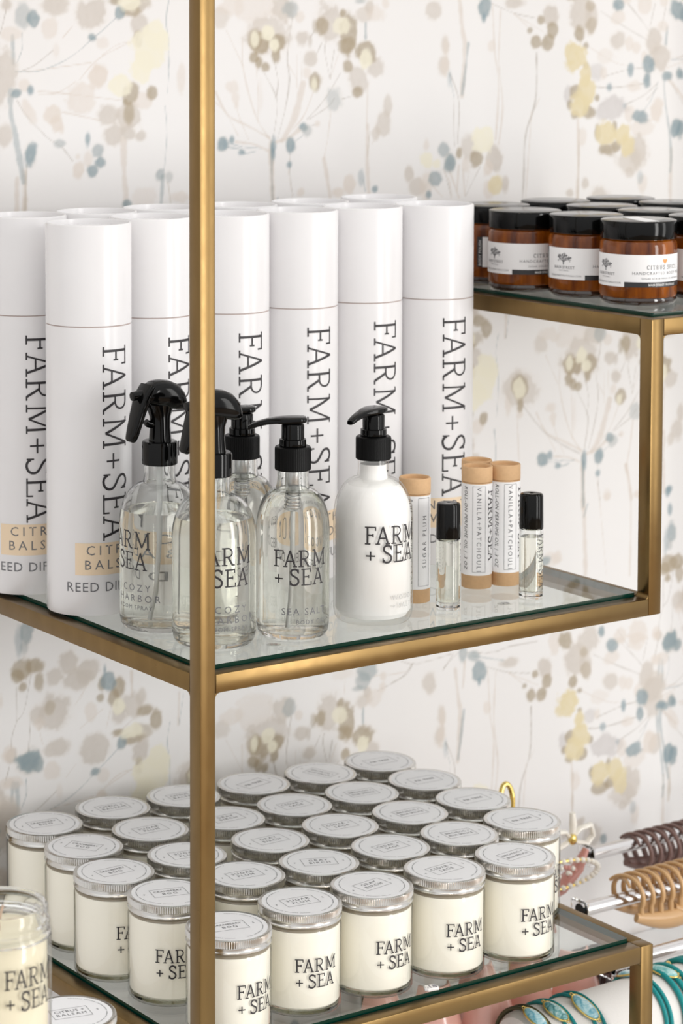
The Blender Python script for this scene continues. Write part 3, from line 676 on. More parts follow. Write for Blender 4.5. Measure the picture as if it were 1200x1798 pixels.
# ------------------------------------------------------------------ the wall and its painted paper
WALL_Y = 0.41
PAL = {'g': (206,197,187), 'p': (224,212,200), 'b': (163,146,116), 'u': (128,151,159), 'c': (240,234,212), 'y': (226,211,170), 'l': (205,199,196)}
def lin(c): return np.array([((x/255)/12.92 if x/255 <= 0.04045 else ((x/255+0.055)/1.055)**2.4) for x in c])
def paper_colors(xs, zs):
    rng = np.random.default_rng(5)
    nz, nx = len(zs), len(xs)
    def vnoise(cell):
        gx = (xs - xs[0]) / cell; gz = (zs - zs[0]) / cell
        g = rng.random((int(gz[-1]) + 3, int(gx[-1]) + 3))
        ix = gx.astype(int); iz = gz.astype(int); fx = gx - ix; fz = gz - iz
        fx = fx*fx*(3-2*fx); fz = fz*fz*(3-2*fz)
        a = g[np.ix_(iz, ix)]; b = g[np.ix_(iz, ix+1)]; c = g[np.ix_(iz+1, ix)]; d = g[np.ix_(iz+1, ix+1)]
        fx = fx[None, :]; fz = fz[:, None]
        return (a*(1-fx)+b*fx)*(1-fz) + (c*(1-fx)+d*fx)*fz
    n1 = vnoise(0.012); n2 = vnoise(0.005); n3 = vnoise(0.0025)
    edge = (n1*0.5 + n2*0.32 + n3*0.18) - 0.5
    wash = 0.70 + 0.32*(n1*0.4 + n2*0.3 + n3*0.3) + 0.0*n1
    img = np.empty((nz, nx, 3)); img[:] = lin((240, 237, 234))
    X, Z = np.meshgrid(xs, zs)
    def window(x0, x1, z0, z1):
        i0, i1 = np.searchsorted(xs, (x0, x1)); j0, j1 = np.searchsorted(zs, (z0, z1))
        return slice(j0, j1), slice(i0, i1)
    def over(sl, col, al):
        img[sl] = img[sl]*(1-al[..., None]) + col*al[..., None]
    V = (0.4053, -0.3436); P = 0.6872
    shifts = []
    for k in range(-3, 5):
        for m in range(-4, 5):
            shifts.append((k*V[0], k*V[1] + m*P, k == 0 and m == 0))
    def visible(x, z, ident):
        if x < xs[0]-.05 or x > xs[-1]+.05 or z < zs[0]-.05 or z > zs[-1]+.05: return False
        if not ident and 0.03 < x < 0.90 and 0.325 < z < 0.525: return False
        return True
    def blob(x, z, rx, rz, al, rot, col):
        r = max(rx, rz) * 1.6
        sl = window(x-r, x+r, z-r, z+r)
        if img[sl].size == 0: return
        dx = X[sl]-x; dz = Z[sl]-z
        c, s = math.cos(rot), math.sin(rot)
        u = (dx*c + dz*s)/rx; v = (-dx*s + dz*c)/rz
        d = np.sqrt(u*u + v*v) + edge[sl]*0.95
        soft = 0.0014/min(rx, rz) + 0.10
        a = np.clip((1.0 + soft - d)/(2*soft), 0, 1); a = a*a*(3-2*a)
        rim = 1.0 + 0.10*np.clip(1-abs(d-0.9)/0.2, 0, 1)
        over(sl, col, np.clip(a*al*wash[sl]*rim, 0, 1))
    def halo(x, z, rx, rz, col):
        r = max(rx, rz)*1.7
        sl = window(x-r, x+r, z-r, z+r)
        if img[sl].size == 0: return
        d = np.sqrt(((X[sl]-x)/(rx*1.35))**2 + ((Z[sl]-z)/(rz*1.35))**2) + edge[sl]*0.5
        over(sl, col, np.clip((1.05-d)/0.5, 0, 1)*0.22)
    def stem(pts, w, col, al):
        q = _cat(list(pts), 8) if len(pts) > 2 else list(pts)
        pad = w + 0.003
        for (x0, z0), (x1, z1) in zip(q[:-1], q[1:]):
            sl = window(min(x0,x1)-pad, max(x0,x1)+pad, min(z0,z1)-pad, max(z0,z1)+pad)
            if img[sl].size == 0: continue
            dx, dz = x1-x0, z1-z0; L2 = dx*dx+dz*dz or 1e-9
            t = np.clip(((X[sl]-x0)*dx + (Z[sl]-z0)*dz)/L2, 0, 1)
            d = np.hypot(X[sl]-x0-t*dx, Z[sl]-z0-t*dz)
            hw = max(w*0.5*(0.75 + 0.5*n1[sl].mean()), 0.0007)
            a = np.clip((hw*1.25 + edge[sl]*hw - d)/(hw*0.5 + 0.0006), 0, 1)
            cur = mask[sl]; np.maximum(cur, a, out=cur)
    mask = np.zeros((nz, nx))
    for pale in (True, False):
        for col, w, pts in STEMS:
            if (col in 'pl') != pale: continue
            mask[:] = 0 if False else mask
            for sx, sz, ident in shifts:
                mid = pts[len(pts)//2]
                if not any(visible(px+sx, pz+sz, ident) for px, pz in (pts[0], mid, pts[-1])): continue
                if not visible(mid[0]+sx, mid[1]+sz, ident): continue
                mask_w = window(min(p[0] for p in pts)+sx-.01, max(p[0] for p in pts)+sx+.01, min(p[1] for p in pts)+sz-.01, max(p[1] for p in pts)+sz+.01)
                mask[mask_w] = 0
                stem([(px+sx, pz+sz) for px, pz in pts], w, None, None)
                al = {'p': .62, 'l': .75, 'u': .55, 'b': .5}[col]
                cc = lin({'p': (216,203,190), 'l': (184,176,166), 'u': (138,156,160), 'b': (178,164,140)}[col])
                over(mask_w, cc, mask[mask_w]*al*wash[mask_w])
    for want in ('pgl', 'b', 'ucy'):
        for col, x, z, rx, rz, al, rot in BLOBS:
            if col not in want: continue
            for sx, sz, ident in shifts:
                if visible(x+sx, z+sz, ident):
                    if col in 'bgu' and rx > 0.004: halo(x+sx, z+sz, rx, rz, lin((222,208,190)))
                    blob(x+sx, z+sz, rx, rz, al, rot, lin(PAL[col]))
    return img
def build_wall():
    x_in = np.arange(-0.32, 1.12, 0.0014); z_in = np.arange(-0.52, 0.56, 0.0014)
    xs = np.concatenate([np.arange(-0.76, -0.3205, 0.004), x_in, np.arange(1.124, 2.2, 0.004)])
    zs = np.concatenate([np.arange(-1.02, -0.521, 0.01), z_in, np.arange(0.565, 1.3, 0.01)])
    img = paper_colors(xs, zs)
    nx, nz = len(xs), len(zs)
    X, Z = np.meshgrid(xs, zs)
    co = np.empty((nz*nx, 3), np.float32); co[:, 0] = X.ravel(); co[:, 1] = WALL_Y; co[:, 2] = Z.ravel()
    i = np.arange(nz-1)[:, None]*nx + np.arange(nx-1)[None, :]
    quads = np.stack([i, i+1, i+nx+1, i+nx], -1).reshape(-1, 4).astype(np.int32)
    # closed slab: back plane corners and rim faces
    me = bpy.data.meshes.new("wall_back")
    me.vertices.add(len(co)); me.vertices.foreach_set('co', co.ravel())
    me.loops.add(quads.size); me.loops.foreach_set('vertex_index', quads.ravel())
    me.polygons.add(len(quads)); me.polygons.foreach_set('loop_start', np.arange(0, quads.size, 4, dtype=np.int32))
    me.polygons.foreach_set('loop_total', np.full(len(quads), 4, np.int32))
    me.update(calc_edges=True)
    at = me.color_attributes.new('paper', 'FLOAT_COLOR', 'POINT')
    rgba = np.ones((nz*nx, 4), np.float32); rgba[:, :3] = img.reshape(-1, 3)*np.array([0.845, 0.85, 0.865])
    at.data.foreach_set('color', rgba.ravel())
    m, t, b = mat('wallpaper')
    a = t.nodes.new('ShaderNodeAttribute'); a.attribute_name = 'paper'
    c = t.nodes.new('ShaderNodeTexCoord')
    mp = t.nodes.new('ShaderNodeMapping'); mp.inputs['Scale'].default_value = (300, 300, 1500)
    n = t.nodes.new('ShaderNodeTexNoise'); n.inputs['Scale'].default_value = 1.0; n.inputs['Detail'].default_value = 2
    bp = t.nodes.new('ShaderNodeBump'); bp.inputs['Strength'].default_value = 0.12; bp.inputs['Distance'].default_value = 0.0004
    t.links.new(c.outputs['Object'], mp.inputs['Vector']); t.links.new(mp.outputs['Vector'], n.inputs['Vector'])
    t.links.new(n.outputs['Fac'], bp.inputs['Height']); t.links.new(bp.outputs['Normal'], b.inputs['Normal'])
    t.links.new(a.outputs['Color'], b.inputs['Base Color'])
    b.inputs['Roughness'].default_value = 0.6
    b.inputs['Specular IOR Level'].default_value = 0.3
    me.materials.append(m)
    return struct(link("wall_back", me))
build_wall()

fl = MB(); fl.box(-2.2, 3.4, -3.8, WALL_Y, -1.06, -1.02)
struct(fl.build("floor", simple('oak_floor', (0.30, 0.20, 0.12), 0.45, noise=0.25, nscale=12)))

# the counter everything stands on
mb = MB(); mb.box(-0.75, 2.15, -0.52, WALL_Y-0.001, -0.54, -0.50)
for cx in (-0.72, 2.06):
    for cy in (-0.50, 0.33):
        mb.box(cx, cx+0.06, cy, cy+0.06, -1.02, -0.54)
cnt = mb.build("counter", M['counter'], bevel=0.003)
tag(cnt, "long white counter top below the brass shelf unit", "counter")

# ------------------------------------------------------------------ brass shelf unit
TW, TH = 0.0146, 0.0148           # bar width and height
X2, X3 = 0.480, 0.476
ZT, ZB = 0.2422, -0.3058
DEP = 0.398
XR = 0.972                        # right side of the unit, outside the picture
unit = thing("shelf_unit", "aged brass square-tube shelf unit with staggered glass shelves in front of floral wallpaper", "shelf", (0,0,0))
def bar(name, x0, x1, y0, y1, z0, z1):
    m = MB(); m.box(x0, x1, y0, y1, z0, z1)
    return m.build(name, M['brass'], unit, smooth=35, bevel=0.0011)
for y0, y1 in ((0, TW), (DEP-TW, DEP)):
    bar("post", 0, TW, y0, y1, -0.50, 0.66)                 # full-height left posts
    bar("post", X2-TW, X2, y0, y1, -TH, ZT)                 # short posts joining middle and upper shelf
    bar("post", X3-TW, X3, y0, y1, -0.50, ZB)               # lower right posts
    bar("post", XR-TW, XR, y0, y1, -0.50, 0.66)             # full-height right posts
    bar("rail", TW, X2-TW, y0, y1, -TH, 0)
    bar("rail", X2, XR-TW, y0, y1, ZT-TH, ZT)
    bar("rail", TW, X3-TW, y0, y1, ZB-TH, ZB)
    bar("rail", TW, XR-TW, y0, y1, 0.66-TH, 0.66)
for x0, z1 in ((0, 0), (X2-TW, 0), (X2-TW, ZT), (XR-TW, ZT), (0, ZB), (X3-TW, ZB), (0, 0.66), (XR-TW, 0.66)):
    bar("rail", x0, x0+TW, TW, DEP-TW, z1-TH, z1)
def fillet(px, pz, sx, sz, axis, r=0.0042):
    """rounded weld in an inside corner; axis 'y': corner in the front plane, 'x': corner in a side plane"""
    arc = [(0, 0)] + [(r - r*math.sin(R_(90*i/6)), r - r*math.cos(R_(90*i/6))) for i in range(7)]
    m = MB()
    vs = []
    for d in (0.0006, TW-0.0006):
        for a, b in arc:
            if axis == 'y': vs.append((px + sx*a, d, pz + sz*b))
            else: vs.append((px[0] + d, px[1] + sx*a, pz + sz*b))
    n = len(arc)
    fs = [tuple(range(n)), tuple(reversed(range(n, 2*n)))] + [(i, i+n, (i+1) % n + n, (i+1) % n) for i in range(n)]
    m.add(vs, fs)
    me = m.mesh("weld", M['brass'])
    bm = bmesh.new(); bm.from_mesh(me); bmesh.ops.recalc_face_normals(bm, faces=bm.faces); bm.to_mesh(me); bm.free()
    link("weld", me, unit)
fillet(TW, -TH, 1, -1, 'y'); fillet(X2-TW, 0, -1, 1, 'y'); fillet(X2, ZT-TH, 1, -1, 'y')
fillet((0, TW), -TH, 1, -1, 'x'); fillet((X2-TW, TW), ZT-TH, 1, -1, 'x'); fillet(X3-TW, ZB-TH, -1, -1, 'y', 0.0025)
fillet((X2-TW, TW), 0, 1, 1, 'x')

GZ = 0.003                        # glass stands this proud of the bars
def glass_shelf(x0, x1, zr, label):
    m = MB()
    ins = TW + 0.0009
    xa, xb, ya, yb = x0 + ins, x1 - ins, ins, DEP - ins
    z0, z1 = zr - 0.003, zr + GZ
    r = 0.002
    # rounded-corner outline
    out = []
    for cx, cy, a0 in ((xb-r, ya+r, 270), (xb-r, yb-r, 0), (xa+r, yb-r, 90), (xa+r, ya+r, 180)):
        for i in range(5):
            a = R_(a0 + 22.5*i); out.append((cx + r*math.cos(a), cy + r*math.sin(a)))
    n = len(out)
    vs = [(x, y, z0) for x, y in out] + [(x, y, z1) for x, y in out]
    m.add(vs, [tuple(reversed(range(n))), tuple(range(n, 2*n))] + [(i, (i+1) % n, (i+1) % n + n, i+n) for i in range(n)])
    me = m.mesh("glass_shelf", M['shelf_glass'])
    me.materials.append(M['glass_edge'])
    for i, p in enumerate(me.polygons): p.material_index = 0 if i < 2 else 1
    for cx in (x0 + TW, x1 - TW - 0.006):
        for cy in (TW, DEP - TW - 0.006):
            t = MB(); t.box(cx, cx+0.006, cy, cy+0.006, zr-0.0045, zr-0.0031)
            t.build("glass_tab", M['brass'], unit)
    o = link("glass_shelf", me)
    tag(o, label, "shelf panel", "glass panes of the brass unit")
    return o
glass_shelf(0, X2, 0, "clear glass pane under the white tubes and pump bottles")
glass_shelf(X2-TW, XR, ZT, "clear glass pane under the amber jars")
glass_shelf(0, X3, ZB, "clear glass pane under the lidded cream candles")

# ------------------------------------------------------------------ white diffuser tubes
RT, HT = 0.0362, 0.327
def tube_meshes():
    body = MB()
    body.lathe([(RT-0.0004, 0), (RT, 0.0006), (RT, 0.2418), (RT-0.0012, 0.2420), (RT-0.0012, 0.2440)], 96)
    seam = MB(); seam.lathe([(RT-0.0008, 0.2412), (RT-0.0008, 0.2432)], 96, cap0=False, cap1=False)
    cap = MB()
    cap.lathe([(RT-0.0008, 0.2426), (RT, 0.2430), (RT, HT-0.0012), (RT-0.0005, HT-0.0003), (RT-0.0016, HT), (RT-0.0022, HT-0.0004), (RT-0.0024, HT-0.0016), (RT-0.0026, HT-0.0045), (0.0005, HT-0.0045)], 96)
    return body.mesh("tube_body", M['paper'], 40), seam.mesh("seam", M['seam'], 40), cap.mesh("tube_cap", M['paper'], 40)
TB = tube_meshes()
def tube_text(scent, mirror=0):
    big = MB(); wrap(big, serif("FARM+SEA", 0.0248, 0.95), RT+0.00025, 0.2258, 0.0, 'd')
    box = MB(); band(box, RT+0.00012, R_(-37.5), R_(75), 0.0345, 0.0615)
    small = MB()
    c = R_(18.5)
    y = 0.0515
    for ln in scent:
        t = sans(ln, 0.0082, 1.5); wrap(small, t, RT+0.00025, y, c - t[2]/2/RT); y -= 0.0122
    t = sans("REED DIFFUSER", 0.0082, 1.12)
    wrap(small, t, RT+0.00025, 0.0205, c - t[2]/2/RT)
    return big.mesh("brand_lettering", M['ink']), box.mesh("scent_panel", M['tan_label']), small.mesh("scent_lettering", M['ink_grey'])
TT = {'citrus': tube_text(("CITRUS", "BALSAM")), 'north': tube_text(("NORTH", "WOODS"))}
def paper_tube(x, y, ang, scent, label, group):
    t = thing("paper_tube", label, "tube", (x, y, GZ), 0, group)
    link("tube_body", TB[0], t); link("seam", TB[1], t); link("tube_cap", TB[2], t)
    a = R_(ang)
    for nm, me in zip(("brand_lettering", "scent_panel", "scent_lettering"), TT[scent]): link(nm, me, t, rz=a)
    return t
G1 = "white reed diffuser tubes"
paper_tube(0.0424, 0.2312, -103, 'citrus', "white tube nearest the viewer, left of the first spray bottle, tan CITRUS panel", G1)
paper_tube(0.0358, 0.3265, -120, 'citrus', "white tube cut off by the left edge of the picture", G1)
paper_tube(0.1189, 0.2520, -99.5, 'citrus', "white tube standing behind the first spray bottle, partly hidden by the brass post", G1)
paper_tube(0.1904, 0.2395, -109.6, 'north', "white tube just right of the brass post, behind the rear pump bottle", G1)
paper_tube(0.2630, 0.2366, -111.8, 'north', "white tube directly behind the clear SEA SALT pump bottle", G1)
paper_tube(0.3368, 0.2379, -110.4, 'north', "white tube directly behind the white lotion bottle", G1)
paper_tube(0.4080, 0.2235, -115.7, 'north', "white tube at the right end of its row, next to the amber jars", G1)
paper_tube(0.1083, 0.3256, -105, 'citrus', "leftmost white tube of the back row, only its rim showing between two front tubes", G1)
paper_tube(0.1807, 0.3291, -110, 'citrus', "back row white tube with its rim cut by the brass post", G1)
paper_tube(0.2530, 0.3150, -110, 'north', "back row white tube whose rim shows just right of the brass post", G1)
paper_tube(0.3326, 0.3120, -110, 'north', "back row white tube, rim showing behind the tube above the SEA SALT bottle", G1)
paper_tube(0.4167, 0.3164, -110, 'north', "rightmost white tube of the back row, its rim the farthest back", G1)

# ------------------------------------------------------------------ lidded candles
RC = 0.0342
HL = 0.0849
def candle_meshes():
    d = {}
    g = MB()
    g.lathe([(RC-0.004, 0.0004), (RC-0.0012, 0.001), (RC, 0.003), (RC, 0.0680), (RC-0.0005, 0.0704), (RC-0.0018, 0.0720), (RC-0.0028, 0.0730), (RC-0.0028, 0.0745)], 72, cap1=False)
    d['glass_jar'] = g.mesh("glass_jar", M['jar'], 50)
    b = MB(); b.lathe([(0.0005, 0.0012), (RC-0.0040, 0.0014), (RC-0.0016, 0.0030), (RC-0.0012, 0.0054), (0.0005, 0.0054)], 72)
    d['glass_base'] = b.mesh("glass_base", M['jar_base'], 40)
    w = MB(); w.lathe([(0.0005, 0.0060), (RC-0.0030, 0.0060), (RC-0.0016, 0.0076), (RC-0.0014, 0.0696), (RC-0.0030, 0.0702), (0.0005, 0.0702)], 72)
    d['wax'] = w.mesh("wax", M['wax'], 40)
    n = MB(); n.lathe([(RC-0.0030, 0.0702), (RC-0.0012, 0.0704), (RC-0.0024, 0.0718), (RC-0.0034, 0.0736)], 72, cap0=False, cap1=False)
    d['neck'] = n.mesh("jar_neck", M['neck_dark'], 40)
    K = 0.0346
    lid = MB()
    prof = [(RC-0.0016, 0.0732), (K-0.0010, 0.0732), (K-0.0003, 0.0737), (K-0.0003, 0.0746), (K-0.0010, 0.0754), (K-0.0013, 0.0768), (K-0.0012, 0.0780), (K-0.0004, 0.0786), (K, 0.0790), (K, 0.0832), (K-0.0004, 0.0843), (K-0.0014, HL), (K-0.0024, HL-0.0002), (K-0.0034, HL-0.0006), (0.0005, HL-0.0006)]
    def knurl(r, z, i):
        return r - (0.00065 if (0.0789 < z < 0.0835 and i % 2) else 0)
    lid.lathe(prof, 220, rfun=knurl)
    d['lid'] = lid.mesh("lid", M['lid_metal'], 22)
    lb = MB(); lb.lathe([(0.0001, 0), (0.0312, 0), (0.0312, 0.00025), (0.0001, 0.00025)], 72)
    d['lid_label'] = lb.mesh("lid_label", M['lid_label'], 30)
    t = MB()
    wrap(t, serif("FARM", 0.0109, 1.3), RC+0.0002, 0.0380, 0.0)
    wrap(t, serif("+ SEA", 0.0109, 1.3, space=0.27), RC+0.0002, 0.0250, 0.02)
    d['logo'] = t.mesh("brand_lettering", M['ink'])
    return d
CM = candle_meshes()
SCENT = {'cranberry': ("CRANBERRY", "BOG"), 'citrus': ("CITRUS +", "BALSAM"), 'sugar': ("SUGAR", "PLUM"), 'gray': ("GRAY", "BIRCH"),
         'cedar': ("CEDAR +", "SAGE"), 'spruce': ("BIRCHLOG +", "BLUE SPRUCE"), 'fir': ("FIR TREE",)}
_lid = {}
def lid_print(sc):
    if sc in _lid: return _lid[sc]
    m = MB(); z = 0
    lines = SCENT[sc]
    y = 0.0018 if len(lines) == 2 else -0.0016
    for ln in lines:
        t = sans(ln, 0.0040 if len(ln) < 9 else 0.0034, 1.3 if len(ln) < 8 else 1.05)
        k0 = min(1.0, 0.0245/t[2]); t = ([(u*k0, v) for u, v in t[0]], t[1], t[2]*k0)
        flat(m, t, -t[2]/2, y, z); y -= 0.0060
    hw, hh, th = 0.0150, 0.0088, 0.00035
    for x0, x1, y0, y1 in ((-hw, hw, -hh, -hh+th), (-hw, hw, hh-th, hh), (-hw, -hw+th, -hh, hh), (hw-th, hw, -hh, hh)):
        m.add([(x0,y0,z),(x1,y0,z),(x1,y1,z),(x0,y1,z)], [(0,1,2,3)])
    for s, x in (("F", -0.0212), ("S", 0.0212)):
        t = sans(s, 0.0028); flat(m, t, x - t[2]/2, -0.0014, z)
    # the ring of fine print
    for k in range(120):
        if k % 9 == 8 or 26 < k < 34 or 86 < k < 94: continue
        a = 2*PI*k/120; r0, r1 = 0.0268, 0.0276; w = 0.013
        m.add([(r0*math.cos(a-w), r0*math.sin(a-w), z), (r1*math.cos(a-w), r1*math.sin(a-w), z), (r1*math.cos(a+w), r1*math.sin(a+w), z), (r0*math.cos(a+w), r0*math.sin(a+w), z)], [(0,1,2,3)])
    _lid[sc] = m.mesh("lid_print", M['ink_grey'])
    return _lid[sc]
for sc in SCENT: lid_print(sc)
def candle(x, y, z, sc, logo, rot, label, group="lidded candles on the bottom shelf"):
    t = thing("jar_candle", label, "candle", (x, y, z), 0, group)
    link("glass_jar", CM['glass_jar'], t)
    link("glass_base", CM['glass_base'], t)
    link("wax", CM['wax'], t); link("jar_neck", CM['neck'], t)
    link("lid", CM['lid'], t)
    lb = link("lid_label", CM['lid_label'], t, (0, 0, HL-0.0006), R_(rot))
    link("lid_print", lid_print(sc), lb, (0, 0, 0.0004))
    link("brand_lettering", CM['logo'], t, rz=R_(logo))
    return t
ZC = ZB + GZ
# x, y, scent, logo angle, lid angle, label
for x, y, sc, lg, rt, lab in (
 (0.0556,0.0422,'cranberry',-113,-12,"candle at the front corner, half behind the brass post, CRANBERRY lid"),
 (0.0573,0.1315,'cranberry',-142,-15,"candle just left of the brass post with the FAR of its lettering showing, CRANBERRY lid"),
 (0.0465,0.1999,'cranberry',-118.7,1,"candle standing behind the open candle's right side, only F and plus of its lettering showing"),
 (0.0581,0.2683,'cranberry',20,-55,"cranberry candle fourth from the front along the left side, lid print turned askew"),
 (0.0602,0.3396,'cranberry',20,-7,"cranberry candle farthest left in the back corner of the bottom shelf"),
 (0.1359,0.0566,'sugar',-132.5,-7,"SUGAR PLUM candle in the front row, first one right of the brass post's corner candle"),
 (0.1345,0.1334,'sugar',-60,-5,"SUGAR PLUM candle second from the front, its lid touched by the brass post's right edge"),
 (0.1214,0.2014,'sugar',20,-10,"SUGAR PLUM candle partly hidden behind the brass post"),
 (0.1311,0.2750,'sugar',20,-2,"SUGAR PLUM candle left of the post in front of a CITRUS BALSAM candle"),
 (0.1355,0.3450,'citrus',20,-3,"CITRUS BALSAM candle in the back row, second from the left"),
 (0.2089,0.0553,'gray',-121.3,8,"GRAY BIRCH candle in the front row with full lettering on its front"),
 (0.2058,0.1245,'gray',-40,-22,"GRAY BIRCH candle second from the front, its lid facing the viewer squarely"),
 (0.2040,0.1938,'gray',-40,0,"GRAY BIRCH candle in the middle of the shelf, third from the front"),
 (0.2056,0.2631,'gray',-40,-2,"GRAY BIRCH candle beside the brass post, fourth from the front"),
 (0.2079,0.3377,'citrus',20,-2,"CITRUS BALSAM candle in the back row cut by the brass post"),
 (0.2847,0.0531,'cedar',-126.3,5,"CEDAR SAGE candle in the front row above the number 18 tag"),
 (0.2813,0.1223,'cedar',-40,3,"CEDAR SAGE candle second from the front"),
 (0.2789,0.1916,'cedar',-40,-4,"CEDAR SAGE candle third from the front"),
 (0.2789,0.2609,'cedar',-40,0,"CEDAR SAGE candle fourth from the front"),
 (0.2838,0.3328,'fir',-40,12,"back row candle just right of the brass post, single line on its lid"),
 (0.3580,0.0475,'spruce',-121.7,7,"BLUE SPRUCE candle at the right end of the front row"),
 (0.3538,0.1170,'spruce',-40,-6,"BLUE SPRUCE candle second from the front"),
 (0.3539,0.1863,'spruce',-40,-2,"BLUE SPRUCE candle third from the front"),
 (0.3521,0.2556,'spruce',-40,-6,"BLUE SPRUCE candle fourth from the front"),
 (0.3557,0.3248,'spruce',-40,-70,"back row candle with its lid print turned away, left of the farthest FIR TREE candle"),
 (0.4257,0.1161,'fir',-92,0,"FIR TREE candle at the right end, nearest the hair clips"),
 (0.4270,0.1854,'fir',-40,0,"FIR TREE candle in front of the gold hook"),
 (0.4259,0.2547,'fir',-40,-3,"FIR TREE candle second from the back on the right side"),
 (0.4265,0.3240,'fir',-40,-3,"FIR TREE candle farthest back, top of the pile of lids"),
): candle(x, y, ZC, sc, lg, rt, lab)

# ------------------------------------------------------------------ bottles
def boston(R, H=0.134, rn=0.0128):
    """outer profile of a round-shouldered bottle"""
    p = [(0.0006, 0.0016), (R*0.62, 0.0012), (R*0.80, 0.0), (R*0.90, 0.0008), (R*0.97, 0.0042), (R, 0.0100), (R, 0.0860)]
    zs = 0.0860; rs = R - rn
    for i in range(1, 13):
        a = R_(90*i/12)
        p.append((rn + rs*math.cos(a)*(1.0) + 0.0*i, zs + 0.0330*math.sin(a)))
    p[-1] = (rn + 0.0010, zs + 0.0332)
    p += [(rn + 0.0002, 0.1225), (rn, 0.1260), (rn, H + 0.002)]
    return p
def inner(prof, t=0.0020):
    q = []
    for r, z in prof:
        q.append((max(0.0005, r - t), z + (0.0045 if z < 0.006 else (-0.0012 if 0.087 < z < 0.12 else 0))))
    return q
def clip_profile(q, zmax):
    out = []
    for (r0, z0), (r1, z1) in zip(q[:-1], q[1:]):
        out.append((r0, z0))
        if z1 > zmax:
            t = (zmax - z0)/max(1e-6, (z1 - z0)); out.append((r0+(r1-r0)*t, zmax)); return out
    return out + [q[-1]]
def bottle_body(t, R, level, liquid, rot, lines, logo_cap, logo_z, logo_a, pitch, ink):
    prof = boston(R); inn = inner(prof)
    g = MB()
    full = prof + list(reversed(inn))
    g.lathe(full, 72, cap0=False, cap1=False)
    link("glass_bottle", g.mesh("glass_bottle", M['thin_bottle'] if liquid == 'lotion' else M['glass'], 40), t)
    l = MB()
    lq = clip_profile([(max(0.0005, r+0.00012), z-0.00012) for r, z in inn], level)
    lq.append((0.0005, level))
    l.lathe(lq, 72)
    link("liquid", l.mesh("liquid", M[liquid], 40), t)
    s = MB()
    wrap(s, serif("FARM", logo_cap*1.03, 1.25), R+0.0002, logo_z, R_(logo_a))
    wrap(s, serif("+ SEA", logo_cap*1.03, 1.25, space=0.27), R+0.0002, logo_z - pitch, R_(logo_a)+0.02)
    link("brand_lettering", s.mesh("brand_lettering", M['ink']), t)
    p = MB()
    for txt, cap, z, a, sp in lines:
        wrap(p, sans(txt, cap, sp), R+0.0002, z, R_(a))
    link("scent_lettering", p.mesh("scent_lettering", M[ink]), t)
def collar_mesh(ribs=True):
    m = MB()
    f = (lambda r, z, i: r - (0.00035 if (i % 2 and 0.135 < z < 0.152) else 0)) if ribs else None
    m.lathe([(0.0130, 0.1340), (0.0143, 0.1340), (0.0147, 0.1346), (0.0147, 0.1352), (0.0147, 0.1512), (0.0143, 0.1526), (0.0134, 0.1531), (0.0100, 0.1531)], 120, rfun=f)
    return m.mesh("collar", M['black_soft'] if ribs else M['black'], 25)
COLLAR = collar_mesh(True); COLLAR_S = collar_mesh(False)
def pump_head_mesh():
    m = MB()
    m.lathe([(0.0100, 0.1531), (0.0108, 0.1532), (0.0110, 0.1540), (0.0108, 0.1588), (0.0098, 0.1593), (0.0090, 0.1593)], 48)
    m.lathe([(0.0088, 0.1590), (0.0092, 0.1592), (0.0092, 0.1700), (0.0085, 0.1712), (0.0060, 0.1716)], 48)
    # flat teardrop actuator with a spout reaching forward (+X): sections across X
    xs = [-0.0112, -0.0105, -0.0085, -0.004, 0.002, 0.008, 0.014, 0.021, 0.028, 0.034, 0.0362]
    hw = [0.0020, 0.0060, 0.0086, 0.0100, 0.0098, 0.0084, 0.0062, 0.0048, 0.0040, 0.0034, 0.0026]
    top = [0.1757, 0.1768, 0.1772, 0.1774, 0.1773, 0.1771, 0.1767, 0.1757, 0.1738, 0.1714, 0.1702]
    th = [0.0022, 0.0042, 0.0052, 0.0058, 0.0060, 0.0058, 0.0054, 0.0050, 0.0046, 0.0042, 0.0034]
    N = 16; vs = []; fs = []
    for x, w, tp, h in zip(xs, hw, top, th):
        for k in range(N):
            a = 2*PI*k/N; c, s = math.cos(a), math.sin(a)
            sx = math.copysign(abs(c)**0.6, c); sz = math.copysign(abs(s)**0.6, s)
            vs.append((x, w*sx, tp - h/2 + h/2*sz))
    for i in range(len(xs)-1):
        for k in range(N):
            fs.append((i*N+k, i*N+(k+1) % N, (i+1)*N+(k+1) % N, (i+1)*N+k))
    fs.append(tuple(reversed(range(N)))); fs.append(tuple(range((len(xs)-1)*N, len(xs)*N)))
    m.add(vs, fs)
    me = m.mesh("pump_head", M['black'], 40)
    bm = bmesh.new(); bm.from_mesh(me); bmesh.ops.recalc_face_normals(bm, faces=bm.faces); bm.to_mesh(me); bm.free()
    return me
PUMP = pump_head_mesh()
def pump_inside():
    a = MB()
    a.lathe([(0.0005, 0.1338), (0.0062, 0.1338), (0.0062, 0.1180), (0.0056, 0.1165), (0.0044, 0.1100), (0.0044, 0.1010), (0.0026, 0.0990), (0.0005, 0.0990)][::-1], 24)
    s = MB()
    pts = [(0.0050*math.cos(t*0.5), 0.0050*math.sin(t*0.5), 0.1160 - t*0.00018) for t in range(90)]
    s.tube(pts, 0.0004, 6)
    d = MB(); d.tube([(0, 0, 0.1), (0.0004, 0, 0.07), (0.0030, 0, 0.03), (0.0080, 0, 0.0075)], 0.0015, 12)
    return a.mesh("pump_chamber", M['steel'], 40), s.mesh("spring", M['steel'], 60), d.mesh("dip_tube", M['tube_plastic'], 60)
PIN = pump_inside()
